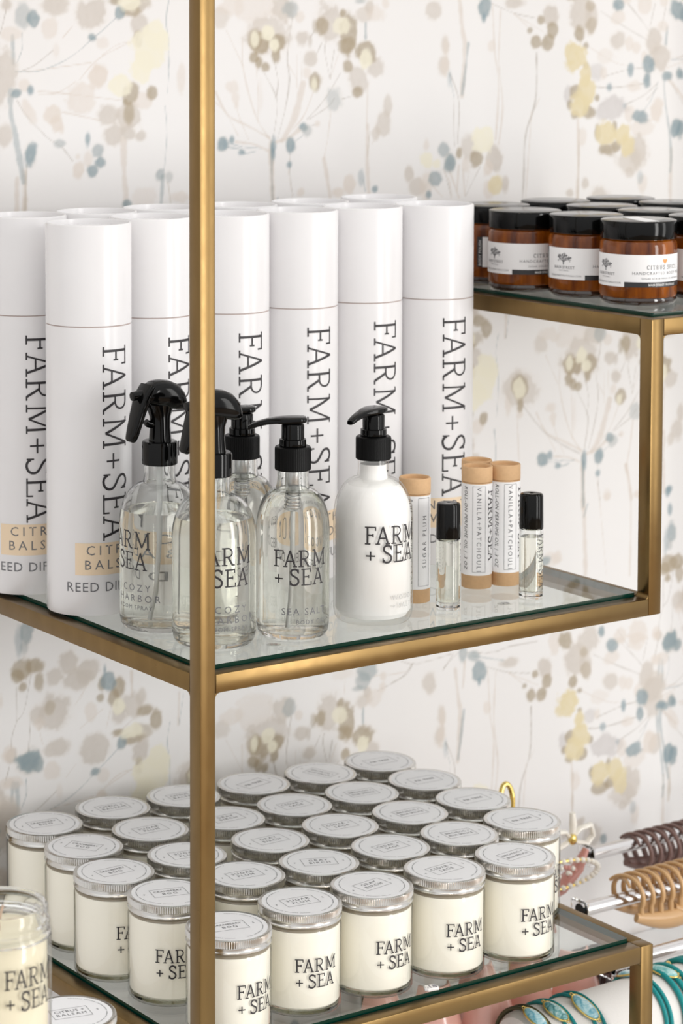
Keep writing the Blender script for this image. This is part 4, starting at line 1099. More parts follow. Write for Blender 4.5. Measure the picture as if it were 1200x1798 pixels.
def spray_meshes():
    n = MB()   # neck rising from the collar
    prof = [(0.1528, 0.0095, 0.0092), (0.1560, 0.0094, 0.0086), (0.1650, 0.0086, 0.0080), (0.1730, 0.0090, 0.0080), (0.1800, 0.0118, 0.0086), (0.1865, 0.0165, 0.0092)]
    N = 24; vs = []; fs = []
    for z, rx, ry in prof:
        for k in range(N):
            a = 2*PI*k/N; vs.append((rx*math.cos(a) - 0.0005, ry*math.sin(a), z))
    for i in range(len(prof)-1):
        for k in range(N): fs.append((i*N+k, i*N+(k+1) % N, (i+1)*N+(k+1) % N, (i+1)*N+k))
    fs.append(tuple(reversed(range(N)))); fs.append(tuple(range((len(prof)-1)*N, len(prof)*N)))
    n.add(vs, fs)
    n.tube([(0.003, 0, 0.166), (0.012, 0, 0.168), (0.014, 0, 0.170)], [0.0034, 0.0030, 0.0026], 14)      # plunger towards the trigger
    h = MB()   # hood: sections from back to front
    xs = [-0.0236, -0.0228, -0.0198, -0.0145, -0.0072, 0.000, 0.0072, 0.0125, 0.0165, 0.0180]
    top = [0.1845, 0.1880, 0.1945, 0.1995, 0.2025, 0.2035, 0.2028, 0.2000, 0.1960, 0.1930]
    bot = [0.1800, 0.1776, 0.1772, 0.1776, 0.1790, 0.1805, 0.1820, 0.1840, 0.1862, 0.1880]
    hw = [0.0050, 0.0075, 0.0094, 0.0104, 0.0109, 0.0110, 0.0108, 0.0100, 0.0086, 0.0066]
    N = 28; vs = []; fs = []
    for x, tp, bt, w in zip(xs, top, bot, hw):
        for k in range(N):
            a = 2*PI*k/N; c, s = math.cos(a), math.sin(a)
            e = 0.75 if s > 0 else 0.45
            vs.append((x, w*math.copysign(abs(c)**e, c), (tp+bt)/2 + (tp-bt)/2*math.copysign(abs(s)**0.9, s)))
    for i in range(len(xs)-1):
        for k in range(N): fs.append((i*N+k, i*N+(k+1) % N, (i+1)*N+(k+1) % N, (i+1)*N+k))
    fs.append(tuple(reversed(range(N)))); fs.append(tuple(range((len(xs)-1)*N, len(xs)*N)))
    h.add(vs, fs)
    z = MB()   # nozzle
    z.tube([(0.008, 0, 0.1932), (0.0272, 0, 0.1916), (0.0275, 0, 0.1916)], [0.0040, 0.0037, 0.0031], 24)
    tr = MB()  # curved trigger lever, wide flat bar
    path = [(0.0105, 0.1985), (0.0155, 0.1920), (0.0192, 0.1840), (0.0222, 0.1755), (0.0248, 0.1672), (0.0270, 0.1602), (0.0286, 0.1562), (0.0293, 0.1546)]
    wid = [0.0092, 0.0092, 0.0086, 0.0078, 0.0070, 0.0062, 0.0052, 0.0030]
    thk = [0.0042, 0.0042, 0.0040, 0.0038, 0.0036, 0.0034, 0.0030, 0.0020]
    N = 16; vs = []; fs = []
    for i, (x, zz) in enumerate(path):
        x0, z0 = path[max(0, i-1)]; x1, z1 = path[min(len(path)-1, i+1)]
        d = Vector((x1-x0, 0, z1-z0)).normalized(); nn = Vector((d.z, 0, -d.x))
        for k in range(N):
            a = 2*PI*k/N; c, s = math.cos(a), math.sin(a)
            q = Vector((x, 0, zz)) + Vector((0, 1, 0))*(wid[i]*math.copysign(abs(c)**0.5, c)) + nn*(thk[i]*math.copysign(abs(s)**0.5, s))
            vs.append(q)
    for i in range(len(path)-1):
        for k in range(N): fs.append((i*N+k, i*N+(k+1) % N, (i+1)*N+(k+1) % N, (i+1)*N+k))
    fs.append(tuple(reversed(range(N)))); fs.append(tuple(range((len(path)-1)*N, len(path)*N)))
    tr.add(vs, fs)
    d = MB(); d.tube([(0, 0, 0.1338), (0, 0, 0.12), (0.0004, 0, 0.07), (0.0030, 0, 0.03), (0.0080, 0, 0.0075)], [0.0026, 0.0026, 0.0015, 0.0015, 0.0015], 12)
    out = []
    for m, nm in ((n, "spray_neck"), (h, "spray_hood"), (z, "nozzle"), (tr, "trigger"), (d, "dip_tube")):
        me = m.mesh(nm, M['tube_plastic'] if nm == "dip_tube" else M['black'], 45)
        bm = bmesh.new(); bm.from_mesh(me); bmesh.ops.recalc_face_normals(bm, faces=bm.faces); bm.to_mesh(me); bm.free()
        out.append((nm, me))
    return out
SPRAY = spray_meshes()
def pump_bottle(x, y, R, level, liquid, head, lines, cap, lz, la, pitch, label, ink='ink_grey', inside=True):
    t = thing("pump_bottle", label, "bottle", (x, y, GZ), 0, "pump bottles")
    bottle_body(t, R, level, liquid, 0, lines, cap, lz, la, pitch, ink)
    link("collar", COLLAR, t); link("pump_head", PUMP, t, rz=R_(head))
    if inside:
        for nm, me in zip(("pump_chamber", "spring", "dip_tube"), PIN): link(nm, me, t, rz=R_(head+60))
    return t
def spray_bottle(x, y, R, level, head, lines, cap, lz, la, pitch, label):
    t = thing("spray_bottle", label, "bottle", (x, y, GZ), 0, "clear spray bottles")
    bottle_body(t, R, level, 'liquid', 0, lines, cap, lz, la, pitch, 'ink_grey')
    link("collar", COLLAR_S, t)
    for nm, me in SPRAY: link(nm, me, t, rz=R_(head))
    return t
spray_bottle(.0570, .1440, .0333, .0970, 182, (("COZY", .0058, .0345, -184, 1.5), ("HARBOR", .0058, .0260, -193, 1.5), ("ROOM SPRAY", .0036, .0195, -193, 1.2)), .0138, .0690, -220, .0172,
             "clear spray bottle left of the brass post, liquid three quarters full")
spray_bottle(.0650, .0766, .0338, .1010, 182, (("COZY", .0058, .0300, -123, 1.5), ("HARBOR", .0058, .0218, -132, 1.5), ("ROOM SPRAY", .0036, .0155, -132, 1.2)), .0138, .0680, -150, .0172,
             "clear spray bottle standing behind the brass post")
pump_bottle(.1294, .1300, .0300, .1180, 'liquid', 152, (("SEA SALT", .0056, .0200, 100, 1.4),), .0130, .0610, 90, .0155,
            "clear pump bottle at the back, only its pump and shoulder showing between two bottles")
pump_bottle(.1332, .0636, .0297, .1170, 'liquid', 150, (("SEA SALT", .0058, .0215, -143, 1.22), ("BODY OIL", .0036, .0140, -120, 1.2)), .0130, .0605, -156, .0150,
            "clear SEA SALT pump bottle between the brass post and the white lotion bottle")
pump_bottle(.2173, .0662, .0330, .1300, 'lotion', 200, (("WOODS", .0040, .0225, -100, 1.3), ("+ SALT", .0040, .0155, -99, 1.3)), .0142, .0690, -139.5, .0154,
            "white lotion pump bottle with black collar in front of the tubes", 'ink_pale', False)

# ------------------------------------------------------------------ roll-on vials
def vial(x, y, z, rot, label, liq, logo):
    R = 0.0102
    t = thing("roll_on_vial", label, "vial", (x, y, z), 0, "roll-on perfume vials")
    g = MB()
    o = [(0.0005, 0.0006), (R*0.7, 0.0004), (R*0.9, 0.0), (R, 0.0012), (R, 0.0600), (R*0.8, 0.0612)]
    i = [(R*0.72, 0.0612), (R-0.0013, 0.0595), (R-0.0013, 0.0070), (R*0.6, 0.0055), (0.0005, 0.0055)]
    g.lathe(o + i, 48, cap0=False, cap1=False)
    link("glass_vial", g.mesh("glass_vial", M['glass'], 40), t)
    l = MB(); q = R-0.00118
    l.lathe([(0.0005, 0.0054), (R*0.6, 0.0054), (q, 0.0069), (q, liq), (0.0005, liq)], 48)
    link("perfume_oil", l.mesh("perfume_oil", M['oil'], 40), t)
    c = MB(); c.lathe([(0.0085, 0.0606), (0.0102, 0.0606), (0.0104, 0.0612), (0.0100, 0.0884), (0.0094, 0.0898), (0.0080, 0.0903), (0.0020, 0.0903), (0.0010, 0.0899), (0.0004, 0.0899)], 56)
    link("cap", c.mesh("cap", M['black'], 40), t)
    if logo:
        s = MB(); wrap(s, serif("FARM+SEA", 0.0072, 1.1), R+0.0002, 0.0565, R_(rot), 'd')
        link("brand_lettering", s.mesh("brand_lettering", M['ink']), t)
    return t
vial(.2920, .0595, GZ, -60, "clear roll-on vial with black cap in front of the rightmost white tube", .0585, True)
vial(.3775, .0522, GZ, -92, "clear roll-on vial with black cap at the right end, lettering on its side", .0530, True)

# ------------------------------------------------------------------ small kraft paper tubes
def kraft_tube(x, y, rot, label, words, down, side):
    R, H = 0.0132, 0.1067
    t = thing("perfume_tube", label, "tube", (x, y, GZ), 0, "small kraft perfume tubes")
    b = MB(); b.lathe([(R-0.0004, 0), (R, 0.0005), (R, 0.0930), (R-0.0006, 0.0934)], 56); link("tube_base", b.mesh("tube_base", M['kraft'], 40), t)
    c = MB(); c.lathe([(R-0.0006, 0.0934), (R+0.0003, 0.0937), (R+0.0003, H-0.0006), (R-0.0002, H), (R-0.0012, H), (R-0.0016, H-0.0006), (R-0.0017, H-0.0032), (0.0004, H-0.0034)], 56); link("tube_cap", c.mesh("tube_cap", M['kraft'], 40), t)
    w = MB(); band(w, R+0.0002, R_(-170), R_(180), 0.0120, 0.0922, 60); link("paper_label", w.mesh("paper_label", M['white_label'], 60), t, rz=R_(rot))
    f = MB(); frame_band(f, R+0.0004, R_(-25), R_(25), 0.0148, 0.0905, 0.00028)
    tx = sans(words, 0.0040, 1.42 if len(words) > 12 else 1.5)
    mid = (0.0148+0.0905)/2
    if down: wrap(f, tx, R+0.0004, mid + tx[2]/2, -0.0020/R, 'd')
    else: wrap(f, tx, R+0.0004, mid - tx[2]/2, 0.0020/R, 'u')
    link("scent_lettering", f.mesh("scent_lettering", M['ink_grey']), t, rz=R_(rot))
    k = MB()
    tx = sans("ROLL-ON PERFUME OIL | .3 OZ", 0.0034, 1.12, 0.25)
    k0 = (tx[2] and 0.0735/tx[2])
    tx = ([(u*k0, v) for u, v in tx[0]], tx[1], tx[2]*k0)
    wrap(k, tx, R+0.0004, 0.0900, R_(-60), 'd')
    if side: wrap(k, serif("FARM+SEA", 0.0095, 1.1), R+0.0004, 0.0865, R_(38), 'd')
    link("side_lettering", k.mesh("side_lettering", M['ink']), t, rz=R_(rot))
    return t
kraft_tube(.2865, .0978, -91, "small kraft tube with SUGAR PLUM label beside the white lotion bottle", "SUGAR PLUM", False, False)
kraft_tube(.3651, .1095, -121, "small kraft VANILLA PATCHOULI tube, front left of its cluster of three", "VANILLA+PATCHOULI", True, True)
kraft_tube(.3927, .1045, -108, "small kraft VANILLA PATCHOULI tube on the right of its cluster, beside the vial", "VANILLA+PATCHOULI", True, True)
kraft_tube(.3845, .1330, -120, "small kraft tube at the back of its cluster, only its rim showing", "VANILLA+PATCHOULI", True, True)

# ------------------------------------------------------------------ amber jars on the upper shelf
RA = 0.0342
def amber_meshes():
    d = {}
    b = MB()
    b.lathe([(RA*0.80, 0.0050), (RA-0.0010, 0.0062), (RA, 0.0085), (RA, 0.0500), (RA-0.0004, 0.0545), (RA-0.0018, 0.0566), (RA-0.0030, 0.0574), (RA-0.0030, 0.0592)], 80)
    d['glass_jar'] = b.mesh("glass_jar", M['amber'], 45)
    k = MB(); k.lathe([(0.0005, 0.0006), (RA*0.86, 0.0004), (RA*0.94, 0.0), (RA-0.0008, 0.0016), (RA-0.0001, 0.0040), (RA-0.0009, 0.0060), (RA*0.80, 0.0051)], 80)
    d['glass_base'] = k.mesh("glass_base", M['amber_thick'], 45)
    l = MB(); l.lathe([(RA-0.0030, 0.0580), (RA-0.0006, 0.0580), (RA-0.0003, 0.0586), (RA-0.0003, 0.0728), (RA-0.0008, 0.0738), (RA-0.0022, 0.0742), (0.0005, 0.0742)], 80)
    d['lid'] = l.mesh("lid", M['black'], 45)
    R1, R2 = RA+0.00025, RA+0.0004
    a0, a1 = -0.67, 2.95
    w = MB(); band(w, R1, a0, a1, 0.0163, 0.0450); d['label_band'] = w.mesh("label_band", M['white_label'], 60)
    s = MB(); band(s, R1+0.00005, -0.83, a0, 0.0163, 0.0450); band(s, R1+0.00008, 0.60, a1, 0.0163, 0.0208); d['label_strip'] = s.mesh("label_strip", M['black_label'], 60)
    t = MB()
    rng = random.Random(3)
    # bare-branched tree emblem
    def limb(x, y, ang, L, w, dep):
        if dep == 0 or L < 0.0006: return
        x1, y1 = x + L*math.sin(ang), y + L*math.cos(ang)
        nx, ny = math.cos(ang)*w/2, -math.sin(ang)*w/2
        vs = []
        for px, py, k in ((x, y, 1), (x1, y1, 0.75)):
            vs += [(px+nx*k, py+ny*k), (px-nx*k, py-ny*k)]
        wrap(t, (vs, [(0, 1, 3, 2)], 0), R2, 0.0298, 0.0)
        t.v[-4:] = t.v[-4:]
        n = 3 if dep > 3 else 2
        for i in range(n):
            limb(x1, y1, ang + rng.uniform(-0.75, 0.75) + (i-(n-1)/2)*0.45, L*rng.uniform(0.62, 0.85), max(0.00026, w*0.68), dep-1)
        if dep <= 2:
            r = 0.0004
            c = [(x1+r*math.cos(q*PI/3), y1+r*0.8*math.sin(q*PI/3)) for q in range(6)]
            wrap(t, (c, [tuple(range(6))], 0), R2+0.00003, 0.0298, 0.0)
    limb(0, 0, 0, 0.0028, 0.0013, 1)
    for a in (-0.95, -0.5, 0.05, 0.5, 0.95): limb(0, 0.0024, a, 0.0030, 0.0008, 4)
    x = serif("MAIN STREET", 0.0024, 1.7, 0.2); wrap(t, x, R2, 0.0262, -x[2]/2/R2)
    x = sans("- NATURALS -", 0.0013, 1.2); wrap(t, x, R2, 0.0238, -x[2]/2/R2)
    x = sans("MAINSTREETNATURALS.COM", 0.0016, 1.15); wrap(t, x, R2, 0.0190, 0.50 - x[2]/R2)
    c = 1.68
    x = serif("CITRUS SPICE", 0.0035, 1.5, 0.26, 0.5); wrap(t, x, R2, 0.0322, c - x[2]/2/R2)
    x = sans("HANDCRAFTED BODY POLISH", 0.0027, 1.25); k0 = 0.060/x[2]; x = ([(u*k0, v) for u, v in x[0]], x[1], 0.060)
    wrap(t, x, R2, 0.0275, c - 0.030/R2)
    x = sans("SUGAR SCRUB MADE IN ARKANSAS", 0.0017, 1.2); wrap(t, x, R2, 0.0232, c - x[2]/2/R2)
    d['label_print'] = t.mesh("label_print", M['ink_grey'])
    u = MB()
    x = serif("MAIN STREET", 0.0019, 2.2); wrap(u, x, R2+0.0001, 0.0175, 1.22)
    x2 = serif("NATURALS", 0.0019, 1.8); wrap(u, x2, R2+0.0001, 0.0175, 1.22 + (x[2]+0.0015)/R2)
    x = sans("BODY POLISH", 0.0027, 1.05); wrap(u, x, R2+0.0001, 0.0178, -0.71, 'u')
    d['strip_print'] = u.mesh("strip_print", M['ink_white'])
    h = MB()
    pts = []
    for i in range(28):
        a = 2*PI*i/28
        pts.append((0.00016*16*math.sin(a)**3, 0.00016*(13*math.cos(a)-5*math.cos(2*a)-2*math.cos(3*a)-math.cos(4*a))))
    wrap(h, (pts, [tuple(range(28))], 0), R2, 0.0392, c + 0.02)
    d['heart'] = h.mesh("heart", M['orange'])
    return d
AM = amber_meshes()
def amber_jar(x, y, tree, label):
    t = thing("amber_jar", label, "jar", (x, y, ZT+GZ), 0, "amber body polish jars")
    link("glass_jar", AM['glass_jar'], t)
    link("glass_base", AM['glass_base'], t)
    link("lid", AM['lid'], t)
    lb = link("label_band", AM['label_band'], t, rz=R_(tree))
    for nm in ("label_strip", "label_print", "strip_print", "heart"): link(nm, AM[nm], lb)
    return t
j3 = amber_jar(0.5311, 0.0864, 171.7, "amber jar nearest the viewer at the shelf corner, CITRUS SPICE label, sticker on lid")
s = MB(); s.add([(-0.0075,-0.0300,0.07445),(0.0070,-0.0300,0.07445),(0.0070,0.0180,0.07445),(-0.0075,0.0180,0.07445)], [(0,1,2,3)])
s.box(-0.0075, 0.0070, -0.0300, 0.0180, 0.07422, 0.07450)
s.build("lid_sticker", M['white_label'], j3).rotation_euler = (0, 0, R_(-20))
for x, y, tr, lab in (
 (0.5318,0.1556,-168,"amber jar second from the shelf corner, tree emblem centred on its label"),
 (0.5171,0.2232,-185,"amber jar third from the shelf corner, CIT showing on its label"),
 (0.5367,0.2898,-111,"amber jar half hidden by the rightmost white tube, BODY POLISH strip showing"),
 (0.6130,0.0849,-147,"amber jar cut by the right edge of the picture, beside the corner jar"),
 (0.6154,0.1541,-150,"amber jar in the second column, behind the one at the right picture edge"),
 (0.6138,0.2233,-150,"amber jar in the second column, its lid behind the tree emblem jar"),
 (0.6186,0.2945,-150,"amber jar at the back of the second column, lid top showing above its neighbours"),
 (0.6960,0.2850,-150,"amber jar farthest back, its lid highest of the group"),
 (0.7000,0.2150,-150,"amber jar in the third column near the right picture edge"),
): amber_jar(x, y, tr, lab)

# ------------------------------------------------------------------ price numbers lying on the glass
def number_tag(x, y, z, rz, txt, label, sx, sy, m, ink):
    t = thing("number_tag", label, "tag", (x, y, z), rz)
    b = MB()
    h = 0.0022
    o = [(-sx, -sy*0.5), (-sx*0.7, -sy), (sx*0.75, -sy), (sx, -sy*0.3), (sx*0.75, sy), (-sx*0.7, sy)]
    o2 = [(p*0.86, q*0.82) for p, q in o]
    n = len(o)
    b.add([(p, q, 0) for p, q in o] + [(p, q, h*0.6) for p, q in o] + [(p, q, h) for p, q in o2],
          [tuple(reversed(range(n)))] + [(i, (i+1) % n, (i+1) % n+n, i+n) for i in range(n)] + [(i+n, (i+1) % n+n, (i+1) % n+2*n, i+2*n) for i in range(n)] + [tuple(range(2*n, 3*n))])
    b.build("tile", m, t)
    p = MB(); tx = sans(txt, sy*1.35, 1.0); flat(p, tx, -tx[2]/2, -sy*0.65, h+0.0001)
    p.build("number", ink, t)
M['tag_ink'] = simple('violet_ink', (0.05, 0.04, 0.09), 0.5)
M['tag_ink2'] = simple('rosy_ink', (0.30, 0.18, 0.18), 0.5)
number_tag(.2440, .0200, ZC, R_(-12), ".18", "small clear tile numbered 18 on the bottom glass edge", .0068, .0044, M['tag'], M['tag_ink'])
def number_sticker(x, y, z, rz, txt, label, ink):
    b = MB()
    n = 20
    b.add([(0.0058*math.cos(2*PI*i/n), 0.0040*math.sin(2*PI*i/n), h) for h in (0, 0.0004) for i in range(n)],
          [tuple(reversed(range(n))), tuple(range(n, 2*n))] + [(i, (i+1) % n, (i+1) % n+n, i+n) for i in range(n)])
    t = thing("number_sticker", label, "sticker", (x, y, z), rz)
    b.build("clear_film", M['jar'], t)
    p = MB(); tx = sans(txt, 0.0050, 1.05); flat(p, tx, -tx[2]/2, -0.0025, 0.0006)
    p.build("number", ink, t)
number_sticker(.3419, .0461, GZ, R_(-10), ".13", "tiny clear sticker numbered 13 on the glass in front of the kraft tubes", M['tag_ink'])
number_sticker(.0976, .0400, GZ, R_(-25), "22", "tiny clear sticker numbered 22 on the glass between two clear bottles", M['tag_ink2'])

# ------------------------------------------------------------------ foreground candles at the lower left
def block(x, y, z, hx, label):
    m = MB(); m.box(-hx, hx, -hx, hx, -0.50 - z, 0)
    o = m.build("display_block", M['counter'], None, bevel=0.002)
    o.location = (x, y, z)
    tag(o, label, "block")
    return o
FZ = -0.3240
block(-.1124, .0060, FZ, .028, "white block under the lidded candle at the lower left edge")
t = candle(-.1124, .0060, FZ, 'citrus', 20, -12, "lidded candle outside the brass frame at the bottom left of the picture", None)
OC = Vector((-.2640, -.1560, -.1655))
block(OC.x, OC.y, OC.z, .022, "tall white block under the open candle")
t = thing("open_candle", "open ivory candle in the lower left foreground, blurred, no lid", "candle", OC)
t.scale = (1.02, 1.02, 1.15)
g = MB()
oc_out = [(0.0005, 0.0008), (RC-0.004, 0.0004), (RC-0.0012, 0.001), (RC, 0.003), (RC, 0.0600), (RC-0.0002, 0.0606)]
oc_in = [(RC-0.0026, 0.0606), (RC-0.0026, 0.0072), (RC-0.0040, 0.0056), (0.0005, 0.0056)]
g.lathe(oc_out + oc_in, 72, cap0=False, cap1=False)
g.build("glass_jar", M['thin_bottle'], t, smooth=40)
r_ = MB()
r_.lathe([(RC-0.0001, 0.0608), (RC-0.0006, 0.0628), (RC-0.0024, 0.0645), (RC-0.0024, 0.0660), (RC-0.0010, 0.0668), (RC-0.0010, 0.0684), (RC-0.0022, 0.0694), (RC-0.0022, 0.0762), (RC-0.0030, 0.0776), (RC-0.0042, 0.0778), (RC-0.0052, 0.0768), (RC-0.0052, 0.0650), (RC-0.0030, 0.0608), (RC-0.0001, 0.0608)], 72, cap0=False, cap1=False)
r_.build('glass_rim', M['glass'], t, smooth=40)
w = MB(); w.lathe([(0.0005, 0.0055), (RC-0.0040, 0.0055), (RC-0.00245, 0.0072), (RC-0.00285, 0.0590), (RC-0.0044, 0.0618), (RC-0.0070, 0.0622), (0.0005, 0.0620)], 72)
w.build("wax", M['wax_yellow'], t, smooth=40)
k = MB(); k.tube([(0, 0, 0.058), (0.0005, 0, 0.065), (0.0022, 0.0006, 0.0715), (0.0042, 0.001, 0.0755)], 0.0009, 8)
k.build("wick", simple('cotton_wick', (0.55, 0.40, 0.30), 0.8), t, smooth=60)
link("brand_lettering", CM['logo'], t, rz=R_(-113))

# ------------------------------------------------------------------ hair clip display on acrylic bars, right of the unit
ZR = -0.357
stand = thing("bar_display", "clear acrylic bar display holding hair clips right of the shelf unit", "display stand", (0.62, 0.21, -0.50))
def rodm(x0, x1, y, z, r):
    m = MB(); m.tube([(x0-0.62, y-0.21, z+0.50), (x0-0.62+0.0005, y-0.21, z+0.50), (x1-0.62, y-0.21, z+0.50)], r, 20); return m
for x0, x1, y, z in ((.576, .90, .20, ZR), (.690, 1.02, .315, ZR), (.548, .86, .132, -.384)):
    rodm(x0, x1, y, z, .0068).build("bar", M['chrome'], stand, smooth=50)
    e = MB(); e.box(x0-0.62-.006, x0-0.62, y-0.21-.010, y-0.21+.010, z+.50-.010, z+.50+.010); e.build("end_block", M['acrylic'], stand, bevel=0.001)
for x, y, z in ((.80, .20, ZR), (.90, .315, ZR), (.76, .132, -.384)):
    m = MB(); m.box(x-0.62-.006, x-0.62+.006, y-0.21-.004, y-0.21+.004, 0.008, z+.50-.0066); m.build("upright", M['acrylic'], stand)
m = MB(); m.box(-.02, .34, -.105, .135, 0, .008); m.build("base", M['counter'], stand)

def claw_clip(name_label, x, y, z, L, R, mm, nt, tilt, group, handle=True):
    """jaw clip closed around a bar lying along X: two combs of curved teeth on a spine, handles below"""
    t = thing("claw_clip", name_label, "hair clip", (x, y, z), tilt, group)
    for side in (-1, 1):
        spine = MB()
        pts = []
        for i in range(15):
            u = i/14
            pts.append((L*u, side*(-0.0)-0.0 + (-R*0.95 if side < 0 else R*0.62), -R*0.50 - 0.010*math.sin(PI*u) - (0.004 if side < 0 else 0)))
        spine.tube(pts, [0.0030 + 0.0034*math.sin(PI*i/14) for i in range(15)], 14, flat=1.5)
        spine.build("jaw_spine", mm, t, smooth=60)
        for k in range(nt):
            u = (k+0.5)/nt
            x0 = L*u; a_end = 1.0
            yb = -R*0.95 if side < 0 else R*0.62
            zb_ = -R*0.50 - 0.010*math.sin(PI*u)
            arc = []
            n = 14
            for i in range(n+1):
                s_ = i/n
                ang = R_(205 - 165*s_) if side < 0 else R_(-25 + 150*s_)
                rr = R*(1.0 + 0.16*math.sin(PI*s_) + 0.30*max(0.0, s_-0.7))
                arc.append((x0 - 0.010*s_*s_, rr*math.cos(ang)*1.02, rr*math.sin(ang)*0.95 + (0.003 if side < 0 else 0)))
            tooth = MB(); tooth.tube([(x0, yb, zb_)] + arc, [0.0030] + [0.0029 - 0.0013*i/n for i in range(n+1)], 10)
            tooth.build("tooth", mm, t, smooth=60)
    if handle:
        for side in (-1, 1):
            h = MB()
            pts = [(L*0.52, side*R*0.55, -R*0.72), (L*0.66, side*R*0.80, -R*1.02), (L*0.82, side*R*0.90, -R*1.16), (L*0.98, side*R*0.80, -R*1.18)]
            h.tube(pts, [0.010, 0.0135, 0.0135, 0.0085], 18, flat=0.42)
            h.build("handle", mm, t, smooth=60)
    return t
G2 = "claw clips on the acrylic bars"
claw_clip("tan claw clip gripping the front bar at the right edge", .630, .20, ZR+.0, .105, .0185, M['tan_acetate'], 8, 0, G2)
claw_clip("mocha brown claw clip hanging on the rear bar at the right edge", .752, .315, ZR-.013, .105, .0185, M['brown_acetate'], 8, 0, G2, False)
claw_clip("dark brown claw clip below the front bar, behind the glass shelf corner", .545, .165, -.400, .062, .0160, M['dark_acetate'], 6, 0, G2, False)

# pearl clip and its rose base
pc = thing("pearl_clip", "pearl-edged oval hair clip on a rose base, beside the rightmost candle", "hair clip", (.632, .300, -.362))
def oval(i, n, rx, rz): a = 2*PI*i/n; return (rx*math.cos(a), -0.006 - 0.010*math.cos(a), rz*math.sin(a) + 0.10*rx*math.cos(a))
for i in range(34):
    x, y, z = oval(i, 34, 0.042, 0.0135)
    p = MB(); p.ellipsoid((x, y, z), 0.0030, 0.0030, 0.0030, 12, 8); p.build("pearl", M['pearl'], pc, smooth=80)
r = MB(); r.tube([oval(i, 40, 0.0425, 0.0139) for i in range(40)], 0.0016, 8, closed=True); r.build("gold_wire", M['gold'], pc, smooth=80)
b = MB(); b.tube([(-0.045, 0.006, -0.024), (-0.02, 0.006, -0.026), (0.01, 0.006, -0.018), (0.034, 0.006, -0.002), (0.046, 0.006, 0.016)], [0.006, 0.0095, 0.0105, 0.0085, 0.004], 16, flat=0.6); b.build("rose_base", M['rose'], pc, smooth=70)
b = MB(); b.tube([(0.0, 0.008, -0.022), (-0.004, 0.010, -0.040), (0.004, 0.010, -0.062)], [0.007, 0.008, 0.007], 14, flat=0.5); b.build("rose_handle", M['rose'], pc, smooth=70)
rng = random.Random(8)
for i in range(16):
    a = rng.uniform(0, 2*PI); q = rng.uniform(0.1, 0.75)
    x, y, z = 0.036*q*math.cos(a), -0.010, 0.0120*q*math.sin(a) + 0.10*0.036*q*math.cos(a)
    p = MB(); p.ellipsoid((x, y, z), 0.0026, 0.0022, 0.0026, 10, 7); p.build("crystal", M['pearl'] if i % 3 else M['rose'], pc, smooth=80)
pb = thing("cream_bow_clip", "small cream clip with gold detail above the pearl clip", "hair clip", (.668, .318, -.338))
for s_ in (-1, 1):
    b = MB(); b.tube([(0, 0, 0), (0.010*s_, -0.002, 0.010), (0.024*s_, -0.002, 0.012), (0.030*s_, 0, 0.0), (0.022*s_, 0, -0.008), (0.008*s_, 0, -0.004), (0, 0, 0)], [0.003, 0.004, 0.0045, 0.004, 0.004, 0.0035, 0.003], 12, flat=0.6); b.build("loop", M['pearl'], pb, smooth=70)
b = MB(); b.ellipsoid((0, -0.003, 0.001), 0.005, 0.004, 0.006); b.build("gold_knot", M['gold'], pb, smooth=80)
b = MB(); b.tube([(0.001, -0.001, 0.004), (0.002, -0.001, 0.016), (0.001, -0.001, 0.028)], [0.003, 0.0042, 0.003], 10); b.build("loop", M['pearl'], pb, smooth=70)

# gold hook on a slim post behind the candles
gh = thing("gold_hook", "polished gold hook rising behind the candles near the wall", "hook", (.5480, .270, -.50))
b = MB()
pts = [(0.0, 0, 0.0), (0.0, 0, 0.12), (0.0, 0, 0.239)] + [(-0.0072 + 0.0072*math.cos(R_(a)), 0.002*math.sin(R_(a)), 0.239 + 0.0145*math.sin(R_(a))) for a in range(15, 181, 15)] + [(-0.0144, 0, 0.222)]
b.tube(pts, 0.0027, 16); b.build("hook_rod", M['gold'], gh, smooth=70)
b = MB(); b.lathe([(0.0005, 0), (0.028, 0), (0.028, 0.003), (0.024, 0.005), (0.0005, 0.005)], 40); b.build("foot", M['gold'], gh, smooth=40)

# ------------------------------------------------------------------ bracelets on a white roll
RO = Vector((.504, .076, -.4095)); RR = .0350
ax = Vector((1.0, 0.0, 0.006)).normalized()
side = Vector((0, 1, 0)) - ax*ax.y; side.normalize(); top = ax.cross(side)
if top.z < 0: top = -top
def rollp(s_, ang, r):     # ang measured from the top towards the viewer
    return RO + ax*s_ + (top*math.cos(ang) - side*math.sin(ang))*r
rt = thing("bracelet_roll", "white padded roll under the bottom shelf holding teal bracelets", "display roll", (RO.x, RO.y, -0.50))
off = Vector((RO.x, RO.y, -0.50))
b = MB()
prof = [(-0.118, 0.6), (-0.116, 0.86), (-0.110, 0.97), (-0.10, 1.0), (0.13, 1.0), (0.140, 0.97), (0.146, 0.86), (0.148, 0.6)]
N = 64
vs = []; fs = []
for s_, k in prof:
    for i in range(N): vs.append(rollp(s_, 2*PI*i/N, RR*k) - off)
for j in range(len(prof)-1):
    for i in range(N): fs.append((j*N+i, j*N+(i+1) % N, (j+1)*N+(i+1) % N, (j+1)*N+i))
fs.append(tuple(reversed(range(N)))); fs.append(tuple(range((len(prof)-1)*N, len(prof)*N)))
b.add(vs, fs)
me = b.mesh("padded_roll", M['velvet'], 40)
bm = bmesh.new(); bm.from_mesh(me); bmesh.ops.recalc_face_normals(bm, faces=bm.faces); bm.to_mesh(me); bm.free()
link("padded_roll", me, rt)
b = MB(); b.box(-.008, .008, -.006, .006, .006, .057); b.build("stem", M['velvet'], rt)
b = MB(); b.box(-.06, .06, -.035, .035, 0, .006); b.build("foot", M['velvet'], rt)
